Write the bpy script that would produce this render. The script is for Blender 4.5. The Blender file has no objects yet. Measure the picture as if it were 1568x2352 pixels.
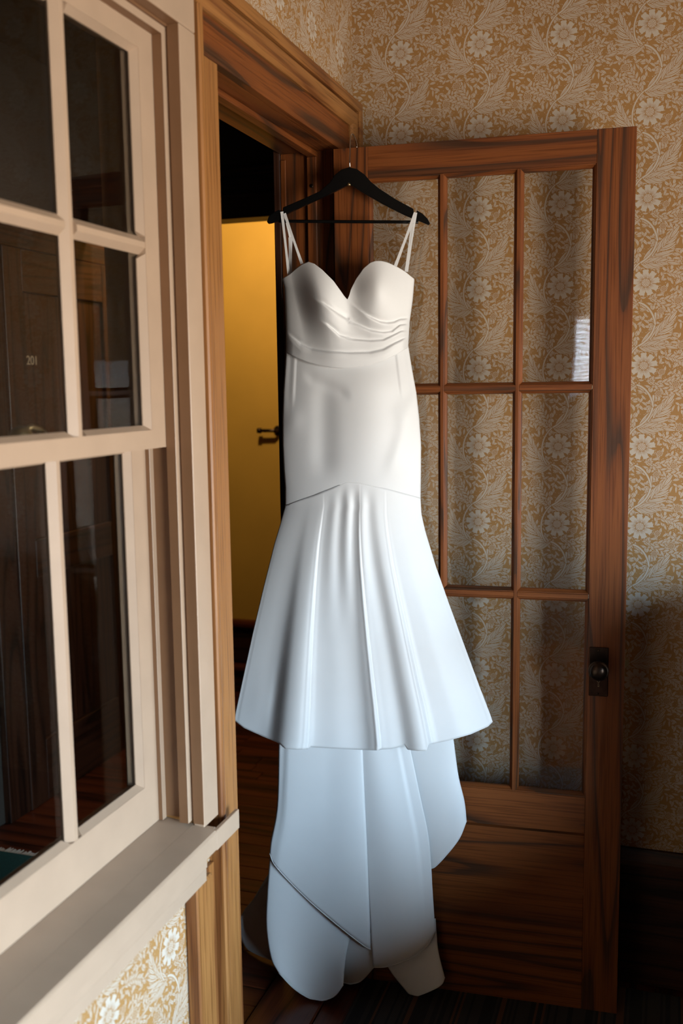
import bpy, bmesh, math, random
import numpy as np
from mathutils import Vector, Matrix
random.seed(4)
RNG = np.random.default_rng(7)
C = bpy.context.scene.collection
SC = bpy.context.scene

# ------------------------------------------------------------------ camera
def camera():
    yaw, pitch, roll = math.radians(18.40), math.radians(7.219), math.radians(-0.772)
    fwd0 = Vector((-math.sin(yaw), math.cos(yaw), 0)); right0 = Vector((math.cos(yaw), math.sin(yaw), 0))
    up0 = Vector((0, 0, 1))
    f = fwd0*math.cos(pitch) - up0*math.sin(pitch)
    u = up0*math.cos(pitch) + fwd0*math.sin(pitch)
    r = right0*math.cos(roll) + u*math.sin(roll)
    u2 = u*math.cos(roll) - right0*math.sin(roll)
    m = Matrix((r, u2, -f)).transposed().to_4x4()
    m.translation = Vector((0.80, -2.5416, 1.55))
    cd = bpy.data.cameras.new('camera'); cd.sensor_fit = 'VERTICAL'; cd.sensor_height = 36.0; cd.sensor_width = 24.0
    cd.lens = 35.0; cd.clip_start = 0.05; cd.clip_end = 100
    cd.dof.use_dof = True; cd.dof.focus_distance = 2.30; cd.dof.aperture_fstop = 3.2
    o = bpy.data.objects.new('camera', cd); o.matrix_world = m; C.objects.link(o); SC.camera = o
camera()

# ------------------------------------------------------------------ sky, daylight, exposure
SC.view_settings.view_transform = 'Standard'; SC.view_settings.look = 'None'
SC.view_settings.gamma = 1.0; SC.view_settings.use_curve_mapping = False
SC.view_settings.exposure = 0.0
SC.cycles.use_denoising = True
SC.cycles.max_bounces = 8; SC.cycles.diffuse_bounces = 2; SC.cycles.transparent_max_bounces = 16
SC.cycles.caustics_reflective = False; SC.cycles.caustics_refractive = False
SC.cycles.sample_clamp_indirect = 6.0

SKY = 57.0
def world():
    w = bpy.data.worlds.new('overcast_sky'); SC.world = w; w.use_nodes = True
    nt = w.node_tree; nt.nodes.clear(); N = nt.nodes.new; L = nt.links.new
    tc = N('ShaderNodeTexCoord'); sep = N('ShaderNodeSeparateXYZ'); L(tc.outputs['Generated'], sep.inputs[0])
    mr = N('ShaderNodeMapRange'); mr.inputs[1].default_value = -1; mr.inputs[2].default_value = 1
    L(sep.outputs[2], mr.inputs[0])
    cr = N('ShaderNodeValToRGB'); e = cr.color_ramp.elements
    e[0].position = 0.0; e[0].color = (0.34, 0.27, 0.20, 1)      # sunlit brick and earth below
    e[1].position = 0.485; e[1].color = (0.56, 0.52, 0.47, 1)
    for p, c in ((0.515, (0.56, 0.67, 0.77, 1)), (0.58, (0.64, 0.86, 1.08, 1)), (1.0, (0.60, 0.84, 1.10, 1))):
        k = e.new(p); k.color = c
    L(mr.outputs[0], cr.inputs[0])
    bg = N('ShaderNodeBackground'); bg.inputs[1].default_value = SKY; L(cr.outputs[0], bg.inputs[0])
    out = N('ShaderNodeOutputWorld'); L(bg.outputs[0], out.inputs[0])
world()

def portal(name, loc, rot, sx, sy):
    ld = bpy.data.lights.new(name, 'AREA'); ld.shape = 'RECTANGLE'; ld.size = sx; ld.size_y = sy
    ld.cycles.is_portal = True
    o = bpy.data.objects.new(name, ld); o.location = loc; o.rotation_euler = rot; C.objects.link(o)
ROOM_X = 2.6; ROOM_Y = -3.7; CEIL = 2.75
RW = (-1.05, -0.47, 0.72, 1.50)          # window in the right wall: y0, y1, z0, z1
RV = (-3.35, -2.00, 0.30, 1.75)          # second, low window nearer the camera
FW = (0.675, 0.83, 1.455, 1.895)            # small high window in the front wall: x0, x1, z0, z1
portal('daylight_portal', (ROOM_X+0.10, (RW[0]+RW[1])/2, (RW[2]+RW[3])/2), (0, math.radians(90), 0), RW[3]-RW[2], RW[1]-RW[0])
portal('daylight_portal_side', (ROOM_X+0.10, (RV[0]+RV[1])/2, (RV[2]+RV[3])/2), (0, math.radians(90), 0), RV[3]-RV[2], RV[1]-RV[0])
portal('daylight_portal_front', ((FW[0]+FW[1])/2, ROOM_Y-0.10, (FW[2]+FW[3])/2), (math.radians(90), 0, 0), FW[1]-FW[0], FW[3]-FW[2])

# ------------------------------------------------------------------ object helpers
def mesh_obj(name, verts, faces, mat, parent=None, smooth=False, loc=None):
    me = bpy.data.meshes.new(name); me.from_pydata([tuple(v) for v in verts], [], faces); me.update()
    if mat: me.materials.append(mat)
    if smooth:
        for p in me.polygons: p.use_smooth = True
    o = bpy.data.objects.new(name, me); C.objects.link(o)
    if parent: o.parent = parent
    if loc: o.location = loc
    return o
def bm_obj(name, bm, mat, parent=None, smooth=False):
    me = bpy.data.meshes.new(name); bmesh.ops.recalc_face_normals(bm, faces=bm.faces[:]); bm.to_mesh(me); bm.free()
    if mat: me.materials.append(mat)
    if smooth:
        for p in me.polygons: p.use_smooth = True
    o = bpy.data.objects.new(name, me); C.objects.link(o)
    if parent: o.parent = parent
    return o
def add_box(bm, x, y, z):
    v = [bm.verts.new((a, b, c)) for a in x for b in y for c in z]
    for f in ((0,1,3,2),(4,6,7,5),(0,4,5,1),(2,3,7,6),(0,2,6,4),(1,5,7,3)): bm.faces.new([v[i] for i in f])
    return v
def box(name, x, y, z, mat, parent=None, bevel=0.0, seg=1):
    bm = bmesh.new(); add_box(bm, x, y, z)
    if bevel: bmesh.ops.bevel(bm, geom=bm.edges[:]+bm.verts[:], offset=bevel, segments=seg, affect='EDGES', profile=0.5)
    return bm_obj(name, bm, mat, parent)
def boxes(name, lst, mat, parent=None):
    bm = bmesh.new()
    for b in lst: add_box(bm, *b)
    return bm_obj(name, bm, mat, parent)
def prism(name, poly, axis, a, b, mat, parent=None, smooth=False):
    """polygon in the two axes other than `axis` (cyclic order), extruded a..b along axis"""
    def P(p, t):
        if axis == 'x': return (t, p[0], p[1])
        if axis == 'y': return (p[0], t, p[1])
        return (p[0], p[1], t)
    n = len(poly); V = [P(p, a) for p in poly] + [P(p, b) for p in poly]
    F = [tuple(range(n)), tuple(range(2*n-1, n-1, -1))] + [(i, (i+1) % n, n+(i+1) % n, n+i) for i in range(n)]
    bm = bmesh.new(); vs = [bm.verts.new(v) for v in V]
    for f in F: bm.faces.new([vs[i] for i in f])
    return bm_obj(name, bm, mat, parent, smooth)
def lathe(name, prof, mat, parent=None, seg=32, M=None):
    """profile of (r, h) turned round local z, then moved by matrix M"""
    bm = bmesh.new(); rings = []
    for r, h in prof: rings.append([bm.verts.new((r*math.cos(2*math.pi*i/seg), r*math.sin(2*math.pi*i/seg), h)) for i in range(seg)])
    for a, b in zip(rings, rings[1:]):
        for i in range(seg): bm.faces.new((a[i], a[(i+1) % seg], b[(i+1) % seg], b[i]))
    bm.faces.new(rings[0][::-1]); bm.faces.new(rings[-1])
    if M is not None: bm.transform(M)
    return bm_obj(name, bm, mat, parent, True)
def tube(name, pts, r, mat, parent=None, seg=10, flat=None):
    pts = [Vector(p) for p in pts]; bm = bmesh.new(); rings = []; prev = None
    for i, p in enumerate(pts):
        t = (pts[min(i+1, len(pts)-1)] - pts[max(i-1, 0)]).normalized()
        ref = Vector((0, 0, 1)) if abs(t.z) < 0.9 else Vector((1, 0, 0))
        a = t.cross(ref).normalized() if prev is None else (prev - t*prev.dot(t)).normalized()
        prev = a; b = t.cross(a)
        rings.append([bm.verts.new(p + (a*math.cos(2*math.pi*k/seg) + b*math.sin(2*math.pi*k/seg))*r) for k in range(seg)])
    for A, B in zip(rings, rings[1:]):
        for k in range(seg): bm.faces.new((A[k], A[(k+1) % seg], B[(k+1) % seg], B[k]))
    bm.faces.new(rings[0][::-1]); bm.faces.new(rings[-1])
    return bm_obj(name, bm, mat, parent, True)
def empty(name, loc=(0,0,0), rotz=0.0):
    o = bpy.data.objects.new(name, None); o.location = loc; o.rotation_euler = (0, 0, rotz); o.empty_display_size = 0.05
    C.objects.link(o); return o
def tag(o, label=None, cat=None, group=None, kind=None):
    if label: o['label'] = label
    if cat: o['category'] = cat
    if group: o['group'] = group
    if kind: o['kind'] = kind
    return o
def structure(o, label=None): return tag(o, label, kind='structure')

# ------------------------------------------------------------------ materials
def new_mat(name):
    m = bpy.data.materials.new(name); m.use_nodes = True
    nt = m.node_tree; nt.nodes.clear()
    out = nt.nodes.new('ShaderNodeOutputMaterial'); b = nt.nodes.new('ShaderNodeBsdfPrincipled')
    nt.links.new(b.outputs[0], out.inputs[0])
    return m, nt, b, out
def math_node(nt, op, a, b=None, c=None):
    n = nt.nodes.new('ShaderNodeMath'); n.operation = op
    for i, v in enumerate((a, b, c)):
        if v is None: continue
        if isinstance(v, (int, float)): n.inputs[i].default_value = v
        else: nt.links.new(v, n.inputs[i])
    return n.outputs[0]
def ramp(nt, fac, stops, interp='LINEAR'):
    r = nt.nodes.new('ShaderNodeValToRGB'); r.color_ramp.interpolation = interp; e = r.color_ramp.elements
    while len(e) > 1: e.remove(e[0])
    e[0].position = stops[0][0]; e[0].color = (*stops[0][1], 1)
    for p, c in stops[1:]:
        k = e.new(p); k.color = (*c, 1)
    nt.links.new(fac, r.inputs[0]); return r.outputs[0]
def mix_rgb(nt, fac, a, b, mode='MIX'):
    n = nt.nodes.new('ShaderNodeMix'); n.data_type = 'RGBA'; n.blend_type = mode
    if isinstance(fac, (int, float)): n.inputs[0].default_value = fac
    else: nt.links.new(fac, n.inputs[0])
    for i, v in ((6, a), (7, b)):
        if isinstance(v, tuple): n.inputs[i].default_value = (*v, 1)
        else: nt.links.new(v, n.inputs[i])
    return n.outputs[2]
def obj_coords(nt, scale, rand=23.0):
    tc = nt.nodes.new('ShaderNodeTexCoord'); oi = nt.nodes.new('ShaderNodeObjectInfo')
    off = nt.nodes.new('ShaderNodeCombineXYZ')
    for i, k in enumerate((rand, rand*1.7, rand*0.6)): nt.links.new(math_node(nt, 'MULTIPLY', oi.outputs['Random'], k), off.inputs[i])
    va = nt.nodes.new('ShaderNodeVectorMath'); va.operation = 'ADD'
    nt.links.new(tc.outputs['Object'], va.inputs[0]); nt.links.new(off.outputs[0], va.inputs[1])
    mp = nt.nodes.new('ShaderNodeMapping'); mp.inputs['Scale'].default_value = scale
    nt.links.new(va.outputs[0], mp.inputs[0]); return mp.outputs[0], va.outputs[0]
def noise(nt, vec, scale=1.0, detail=2.0, rough=0.5, dist=0.0):
    n = nt.nodes.new('ShaderNodeTexNoise'); n.inputs['Scale'].default_value = scale
    n.inputs['Detail'].default_value = detail; n.inputs['Roughness'].default_value = rough; n.inputs['Distortion'].default_value = dist
    nt.links.new(vec, n.inputs['Vector']); return n.outputs['Fac']
def bump(nt, b, h, strength, dist=0.001):
    n = nt.nodes.new('ShaderNodeBump'); n.inputs['Strength'].default_value = strength; n.inputs['Distance'].default_value = dist
    nt.links.new(h, n.inputs['Height']); nt.links.new(n.outputs[0], b.inputs['Normal'])
def wood(name, axis, light, mid, dark, rough=0.42, rings=9.0, cross=9.0, along=0.55, coat=0.0):
    m, nt, b, out = new_mat(name)
    i = 'xyz'.index(axis)
    def sc(c, l): v = [c, c, c]; v[i] = l; return tuple(v)
    v1, _ = obj_coords(nt, sc(cross, along))
    n1 = noise(nt, v1, 1.0, 1.5, 0.45)
    band = math_node(nt, 'FRACT', math_node(nt, 'MULTIPLY', n1, rings))
    v2, _ = obj_coords(nt, sc(260.0, 5.0))
    fine = noise(nt, v2, 1.0, 2.0, 0.6)
    v3, _ = obj_coords(nt, sc(60.0, 1.6))
    streak = noise(nt, v3, 1.0, 2.0, 0.5)
    band2 = math_node(nt, 'ADD', band, math_node(nt, 'MULTIPLY', math_node(nt, 'SUBTRACT', streak, 0.5), 0.35))
    col = ramp(nt, band2, [(0.0, dark), (0.06, mid), (0.25, light), (0.62, light), (0.80, mid), (0.95, dark), (1.0, dark)])
    pores = ramp(nt, fine, [(0.36, (0.55, 0.5, 0.46)), (0.52, (1, 1, 1))])
    col = mix_rgb(nt, 0.8, col, pores, 'MULTIPLY')
    nt.links.new(col, b.inputs['Base Color'])
    rr = math_node(nt, 'ADD', math_node(nt, 'MULTIPLY', fine, 0.18), rough-0.09); nt.links.new(rr, b.inputs['Roughness'])
    b.inputs['Specular IOR Level'].default_value = 0.35
    if coat: b.inputs['Coat Weight'].default_value = coat; b.inputs['Coat Roughness'].default_value = 0.25
    bump(nt, b, fine, 0.25, 0.0006)
    return m
OAK_L, OAK_M, OAK_D = (0.190, 0.055, 0.012), (0.145, 0.041, 0.010), (0.062, 0.024, 0.010)
OAK = {a: wood('stained_oak_'+a, a, OAK_L, OAK_M, OAK_D, rough=0.45, rings=11.0 if a == 'z' else 8.5, cross=9.0 if a == 'z' else 6.5) for a in 'xyz'}
FIR = {a: wood('varnished_fir_'+a, a, (0.30, 0.130, 0.038), (0.25, 0.100, 0.029), (0.165, 0.058, 0.017), rough=0.40, rings=5.0, cross=9.0, along=0.4) for a in 'xyz'}
PLANK = {a: wood('red_floor_board_'+a, a, (0.125, 0.030, 0.012), (0.085, 0.020, 0.009), (0.03, 0.009, 0.005), rough=0.32, rings=4.0) for a in 'xy'}
DARKWOOD = {a: wood('dark_stained_wood_'+a, a, (0.050, 0.018, 0.009), (0.035, 0.012, 0.006), (0.012, 0.005, 0.003), rough=0.45) for a in 'xyz'}

def plain(name, col, rough=0.5, metal=0.0, var=0.06, scale=30.0, bmp=0.0, spec=0.5):
    m, nt, b, out = new_mat(name)
    v, _ = obj_coords(nt, (1, 1, 1)); n = noise(nt, v, scale, 3.0)
    lo = tuple(c*(1-var) for c in col); hi = tuple(min(1, c*(1+var)) for c in col)
    nt.links.new(ramp(nt, n, [(0.3, lo), (0.7, hi)]), b.inputs['Base Color'])
    b.inputs['Roughness'].default_value = rough; b.inputs['Metallic'].default_value = metal
    b.inputs['Specular IOR Level'].default_value = spec
    if bmp: bump(nt, b, n, bmp, 0.001)
    return m
CREAM = plain('cream_gloss_paint', (0.40, 0.283, 0.198), rough=0.42, scale=14.0, var=0.04, bmp=0.08)
CREAM_SHADE = plain('shaded_cream_paint', (0.19, 0.095, 0.045), rough=0.45, scale=14.0, var=0.06)  # jamb and bead sides: shade on the cream paint put into the colour
BLACK = plain('black_lacquer', (0.003, 0.003, 0.003), rough=0.35, var=0.1, spec=0.22)
BRONZE = plain('dark_bronze', (0.045, 0.030, 0.022), rough=0.28, metal=0.9, var=0.3, scale=60)
STEEL = plain('polished_steel', (0.75, 0.73, 0.70), rough=0.12, metal=1.0)
BRASS = plain('aged_brass', (0.42, 0.31, 0.16), rough=0.35, metal=0.9)
YELLOW = plain('yellow_wall_paint', (0.75, 0.46, 0.085), rough=0.7, scale=4.0, var=0.05, bmp=0.05)
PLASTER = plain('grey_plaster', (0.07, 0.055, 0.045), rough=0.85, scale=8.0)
CEILING_MAT = plain('ceiling_paint', (0.07, 0.045, 0.028), rough=0.9)
NUMBER = plain('pale_number_paint', (0.55, 0.42, 0.28), rough=0.6)

def glass(name, tint=(0.97, 0.98, 0.97), wave=0.0, gain=1.0, wscale=5.0):
    m = bpy.data.materials.new(name); m.use_nodes = True; nt = m.node_tree; nt.nodes.clear(); N = nt.nodes.new
    out = N('ShaderNodeOutputMaterial'); tr = N('ShaderNodeBsdfTransparent'); tr.inputs[0].default_value = (*tint, 1)
    gl = N('ShaderNodeBsdfGlossy'); gl.inputs['Roughness'].default_value = 0.0; gl.inputs[0].default_value = (1, 1, 1, 1)
    fr = N('ShaderNodeFresnel'); ge = N('ShaderNodeNewGeometry')
    nt.links.new(math_node(nt, 'MULTIPLY_ADD', ge.outputs['Backfacing'], 1/1.5-1.5, 1.5), fr.inputs[0])     # thin pane: same reflectance from both faces
    v, _ = obj_coords(nt, (1, 1, 1)); n = noise(nt, v, wscale, 1.0)
    if wave:
        bp = N('ShaderNodeBump'); bp.inputs['Strength'].default_value = 1.0; bp.inputs['Distance'].default_value = wave
        nt.links.new(n, bp.inputs['Height']); nt.links.new(bp.outputs[0], gl.inputs['Normal'])
    fac = math_node(nt, 'MULTIPLY', fr.outputs[0], gain)
    mx = N('ShaderNodeMixShader'); nt.links.new(fac, mx.inputs[0]); nt.links.new(tr.outputs[0], mx.inputs[1]); nt.links.new(gl.outputs[0], mx.inputs[2])
    nt.links.new(mx.outputs[0], out.inputs[0]); return m
DOORGLASS = glass('old_wavy_glass', (0.99, 0.99, 0.985), wave=0.0016, gain=1.0)
SASHGLASS = glass('sash_glass', (0.90, 0.90, 0.88), wave=0.0004, gain=0.4)
BLIND, _nt, _b, _o = new_mat('white_blind_slats')
_b.inputs['Base Color'].default_value = (0.75, 0.76, 0.78, 1); _t = _nt.nodes.new('ShaderNodeBsdfTranslucent'); _t.inputs[0].default_value = (0.70, 0.74, 0.80, 1)
_m = _nt.nodes.new('ShaderNodeMixShader'); _m.inputs[0].default_value = 0.75
_p = _nt.nodes.new('ShaderNodeBsdfTransparent'); _m2 = _nt.nodes.new('ShaderNodeMixShader'); _m2.inputs[0].default_value = 0.20
_nt.links.new(_b.outputs[0], _m.inputs[1]); _nt.links.new(_t.outputs[0], _m.inputs[2]); _nt.links.new(_m.outputs[0], _m2.inputs[1]); _nt.links.new(_p.outputs[0], _m2.inputs[2]); _nt.links.new(_m2.outputs[0], _o.inputs[0])
CLEARGLASS = glass('clear_window_glass', (0.97, 0.98, 0.98), gain=0.8)

# wallpaper print: a tile of leaf sprays, daisies, rosettes and dots, drawn stroke by stroke
def wallpaper_tile(S=704):
    g = np.zeros((S, S), np.float32); rng = np.random.default_rng(11)
    def stamp(pts, rad, val, soft=0.9):
        pts = np.asarray(pts, float)*S; rad = np.asarray(rad, float)*S
        pad = rad.max()+3; x0, y0 = np.floor(pts.min(0)-pad).astype(int); x1, y1 = np.ceil(pts.max(0)+pad).astype(int)
        X, Y = np.meshgrid(np.arange(x0, x1), np.arange(y0, y1)); d = np.full(X.shape, 1e9)
        if len(pts) == 1: d = np.hypot(X-pts[0, 0], Y-pts[0, 1])-rad[0]
        for (ax, ay), (bx, by), ra, rb in zip(pts[:-1], pts[1:], rad[:-1], rad[1:]):
            dx, dy = bx-ax, by-ay; t = np.clip(((X-ax)*dx+(Y-ay)*dy)/(dx*dx+dy*dy+1e-9), 0, 1)
            d = np.minimum(d, np.hypot(X-ax-t*dx, Y-ay-t*dy)-(ra+t*(rb-ra)))
        a = np.clip(0.5-d/soft, 0, 1).astype(np.float32)
        iy, ix = np.mod(Y, S), np.mod(X, S)
        g[iy, ix] = g[iy, ix]*(1-a)+val*a
    def bez(p0, ang, ln, curve, n=9):
        t = np.linspace(0, 1, n); d = np.array([math.cos(ang), math.sin(ang)]); q = np.array([-d[1], d[0]])
        return np.array(p0)+np.outer(t*ln, d)+np.outer(t*t*ln*curve, q)
    def leaf(p0, ang, ln, wd, curve=0.0, vein=True, edge=0.0065, tone=1.0):
        p = bez(p0, ang, ln, curve); t = np.linspace(0, 1, len(p)); r = wd*np.sin(np.pi*np.clip(t*0.96+0.03, 0, 1))**0.8
        stamp(p, r+edge, 0.0); stamp(p, r, tone)
        if vein: stamp(p[1:-1], np.full(len(p)-2, 0.0022), 0.12)
    def stem(pts, w, tone=1.0):
        pts = np.asarray(pts, float); t = np.linspace(0, 1, 16); n = len(pts)-1
        from_b = sum(np.outer(math.comb(n, k)*t**k*(1-t)**(n-k), pts[k]) for k in range(n+1))
        stamp(from_b, np.full(16, w+0.006), 0.0); stamp(from_b, np.full(16, w), tone); return from_b
    def twig(pts, nl, ln, wd, w=0.005):
        s = stem(pts, w)
        for k in range(nl):
            i = 2+int(k*(13.0/nl)); d = s[min(i+1, 15)]-s[i-1]; a = math.atan2(d[1], d[0])
            sg = 1 if k % 2 else -1
            leaf(s[i], a+sg*rng.uniform(0.55, 0.9), ln*rng.uniform(0.8, 1.15), wd, -0.12*sg, vein=True, edge=0.006)
    def rosette(c, r, n=8):
        c = np.array(c); stamp([c], [r*1.25], 0.0)
        for k in range(n):
            a = 2*math.pi*k/n; q = c+np.array([math.cos(a), math.sin(a)])*r*0.86
            stamp([q], [r*0.33], 1.0); stamp([q-(q-c)*0.12], [r*0.25], 0.0)
        for rr, m in ((0.0, 1), (0.3, 6), (0.56, 11)):
            for k in range(m):
                a = 2*math.pi*k/m; stamp([c+np.array([math.cos(a), math.sin(a)])*r*rr], [r*0.085], 1.0)
    # dotted, leafy ground
    for _ in range(520): stamp([rng.random(2)], [rng.uniform(0.003, 0.005)], 0.9)
    for _ in range(420):
        p = rng.random(2); leaf(p, rng.uniform(0, 2*math.pi), rng.uniform(0.045, 0.085), rng.uniform(0.010, 0.015), rng.uniform(-0.3, 0.3), edge=0.0048)
    for p0, mid, p1 in (((0.40,0.74),(0.28,0.86),(0.06,0.90)), ((0.40,0.74),(0.33,0.95),(0.20,1.06)), ((0.58,0.30),(0.78,0.26),(0.99,0.36)),
                        ((0.58,0.30),(0.80,0.14),(1.02,0.17)), ((0.70,0.60),(0.86,0.62),(0.99,0.50))):
        twig((p0, mid, p1), 13, 0.072, 0.0125)
    for c, r in (((0.21,0.03),0.043), ((0.08,0.82),0.041), ((0.87,0.27),0.041), ((0.93,0.74),0.042), ((0.71,0.42),0.032), ((0.68,0.16),0.033)): rosette(c, r)
    # two plumes: long blades leaving a curved rib one after another
    def plume(rib, n, l0, l1, wd, spread, side_first):
        s = stem(rib, 0.006)
        order = list(range(n))
        for k in order:
            i = 1+int(k*13.5/n); d = s[min(i+1, 15)]-s[i-1]; a = math.atan2(d[1], d[0]); f = k/(n-1)
            L = (l0+(l1-l0)*f)*(0.75+0.25*math.sin(math.pi*min(1, f+0.25)))
            sg = side_first if k % 2 else -side_first
            leaf(s[i], a+sg*(spread*(1-0.35*f)), L, wd*(1-0.2*f), -0.20*sg, edge=0.0055)
        leaf(s[13], math.atan2(*(s[15]-s[13])[::-1]), l1*1.1, wd*0.9, 0.0)
    plume(((0.42,0.735),(0.62,0.80),(0.74,0.97),(0.80,1.06)), 17, 0.27, 0.15, 0.0175, 0.72, 1)
    plume(((0.42,0.735),(0.52,0.72),(0.66,0.76),(0.80,0.72)), 11, 0.20, 0.13, 0.0150, 0.60, 1)
    plume(((0.44,0.265),(0.26,0.27),(0.20,0.42),(0.16,0.58)), 17, 0.26, 0.15, 0.0170, 0.72, -1)
    plume(((0.44,0.265),(0.34,0.24),(0.20,0.25),(0.06,0.20)), 11, 0.19, 0.12, 0.0145, 0.60, -1)
    stem(((0.62,0.13),(0.62,0.02),(0.64,-0.10),(0.52,-0.22),(0.42,-0.265)), 0.010)
    stem(((0.62,0.0),(0.60,0.14),(0.52,0.24),(0.43,0.265)), 0.010)
    stem(((0.36,0.27),(0.27,0.40),(0.28,0.60),(0.42,0.735)), 0.008)
    # daisy
    c = np.array((0.5, 0.5)); stamp([c], [0.172], 0.0)
    for k in range(26):
        a = 2*math.pi*k/26; stamp([c+np.array([math.cos(a), math.sin(a)])*0.163], [0.0048], 0.9)
    for k in range(9):
        a = 2*math.pi*k/9+0.2; d = np.array([math.cos(a), math.sin(a)]); q = np.array([-d[1], d[0]])
        stamp([c+d*0.055, c+d*0.10, c+d*0.128], [0.020, 0.037, 0.030], 1.0)
        for s_ in (-1, 0, 1): stamp([c+d*0.142+q*0.022*s_], [0.0135], 1.0)
        for s_ in (-2, -1, 0, 1, 2): stamp([c+d*0.055+q*0.006*s_, c+d*(0.105-0.008*abs(s_))+q*0.011*s_], [0.0028, 0.001], 0.1)
        a2 = a+math.pi/9; e = np.array([math.cos(a2), math.sin(a2)]); stamp([c+e*0.075, c+e*0.15], [0.003, 0.009], 0.0)
    stamp([c], [0.054], 0.0); stamp([c], [0.047], 0.95)
    for rr, m in ((0.0, 1), (0.018, 6), (0.035, 11)):
        for k in range(m):
            a = 2*math.pi*k/m+rr*30; stamp([c+np.array([math.cos(a), math.sin(a)])*rr], [0.0055], 0.05)
    img = bpy.data.images.new('wallpaper_print', S, S, float_buffer=False); img.colorspace_settings.name = 'Non-Color'
    px = np.ones((S, S, 4), np.float32); px[..., :3] = g[..., None]; img.pixels.foreach_set(px.ravel()); img.update(); img.pack()
    return img
TILE = wallpaper_tile()
def wallpaper(name, axis, u0, v0, pu=0.2009, pv=0.1966, emboss=0.2):
    m, nt, b, out = new_mat(name)
    tc = nt.nodes.new('ShaderNodeTexCoord'); sep = nt.nodes.new('ShaderNodeSeparateXYZ'); nt.links.new(tc.outputs['Object'], sep.inputs[0])
    u = sep.outputs['xyz'.index(axis)]
    cu = math_node(nt, 'MULTIPLY_ADD', u, 1/pu, 0.5-u0/pu); cv = math_node(nt, 'MULTIPLY_ADD', sep.outputs[2], 1/pv, 0.5-v0/pv)
    cx = nt.nodes.new('ShaderNodeCombineXYZ'); nt.links.new(cu, cx.inputs[0]); nt.links.new(cv, cx.inputs[1])
    im = nt.nodes.new('ShaderNodeTexImage'); im.image = TILE; im.interpolation = 'Linear'; im.extension = 'REPEAT'
    nt.links.new(cx.outputs[0], im.inputs[0])
    n = noise(nt, tc.outputs['Object'], 3.0, 3.0)
    ground = ramp(nt, n, [(0.3, (0.32, 0.165, 0.055)), (0.7, (0.38, 0.20, 0.068))])
    prn = ramp(nt, n, [(0.3, (0.49, 0.415, 0.335)), (0.7, (0.55, 0.47, 0.385))])
    nt.links.new(mix_rgb(nt, im.outputs[0], ground, prn), b.inputs['Base Color'])
    b.inputs['Roughness'].default_value = 0.55; b.inputs['Specular IOR Level'].default_value = 0.3
    if emboss: bump(nt, b, im.outputs[0], emboss, 0.001)
    return m
PANEL = plain('dark_panelling_paint', (0.045, 0.026, 0.015), rough=0.6)
PAPER_X = wallpaper('floral_wallpaper_x', 'x', 0.127, 2.375)
PAPER_Y = wallpaper('floral_wallpaper_y', 'y', -0.10, 2.36, emboss=0.5)
# ------------------------------------------------------------------ room shell
WT = -0.135                                   # hall face of the left wall
DY0, DY1, DZ = -0.853, -0.167, 2.118          # clear doorway
WY0, WY1, WZ0, WZ1 = -1.790, -1.000, 0.735, 2.140   # rough window opening
structure(boxes('wall_left', [((WT, 0), (DY1+0.012, 0.0), (-0.0178, CEIL)), ((WT, 0), (DY0-0.012, DY1+0.012), (DZ+0.012, CEIL)),
    ((WT, 0), (WY1, DY0-0.012), (-0.0178, CEIL)), ((WT, 0), (WY0, WY1), (-0.0178, WZ0)), ((WT, 0), (WY0, WY1), (WZ1, CEIL)), ((WT, 0), (ROOM_Y, WY0), (-0.0178, CEIL))], PAPER_Y))
structure(box('wall_back', (WT, ROOM_X), (0, 0.12), (-0.0178, CEIL), PAPER_X))
structure(boxes('wall_right', [((ROOM_X, ROOM_X+0.14), (ROOM_Y, RV[0]), (-0.0178, CEIL)), ((ROOM_X, ROOM_X+0.14), (RV[1], RW[0]), (-0.0178, CEIL)), ((ROOM_X, ROOM_X+0.14), (RW[1], 0.12), (-0.0178, CEIL))] +
    [((ROOM_X, ROOM_X+0.14), (q[0], q[1]), zz) for q in (RW, RV) for zz in ((-0.0178, q[2]), (q[3], CEIL))], PANEL))
structure(boxes('wall_front', [((WT, FW[0]), (ROOM_Y-0.14, ROOM_Y), (-0.0178, CEIL)), ((FW[1], ROOM_X+0.14), (ROOM_Y-0.14, ROOM_Y), (-0.0178, CEIL)),
    ((FW[0], FW[1]), (ROOM_Y-0.14, ROOM_Y), (-0.0178, FW[2])), ((FW[0], FW[1]), (ROOM_Y-0.14, ROOM_Y), (FW[3], CEIL))], PANEL))
structure(box('ceiling', (-1.6, ROOM_X+0.14), (ROOM_Y-0.14, 2.2), (CEIL, CEIL+0.1), CEILING_MAT))

# floor: sub-floor slab with every board a part of it
floor = structure(box('floor', (-1.6, ROOM_X+0.14), (ROOM_Y-0.14, 2.2), (-0.10, -0.018), DARKWOOD['y']))
def board(x, y, mat, z=0.0):
    box('floor_board', x, y, (-0.018, z), mat, floor, bevel=0.0015)
k = 0
for i in range(42):                                                     # hall: narrow boards running across, seen through the doorway
    y0 = -1.15+i*0.075; o = RNG.uniform(-0.25, 0.25)
    for a, b in ((-1.45, -0.80+o), (-0.80+o, WT-0.022)): board((a+0.0007, b-0.0007), (y0+0.0008, y0+0.0742), PLANK['x'])
for i in range(26):                                                     # room: boards running along the left wall
    x0 = 0.002+i*0.0995; o = RNG.uniform(-0.3, 0.3)
    for a, b in ((ROOM_Y+0.01, -1.9+o), (-1.9+o, -0.0005)): board((x0, x0+0.0985), (a+0.0008, b-0.0008), PLANK['y'])
box('threshold', (WT-0.02, 0.0), (DY0+0.001, DY1-0.001), (-0.018, 0.006), PLANK['y'], floor, bevel=0.003)

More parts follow.
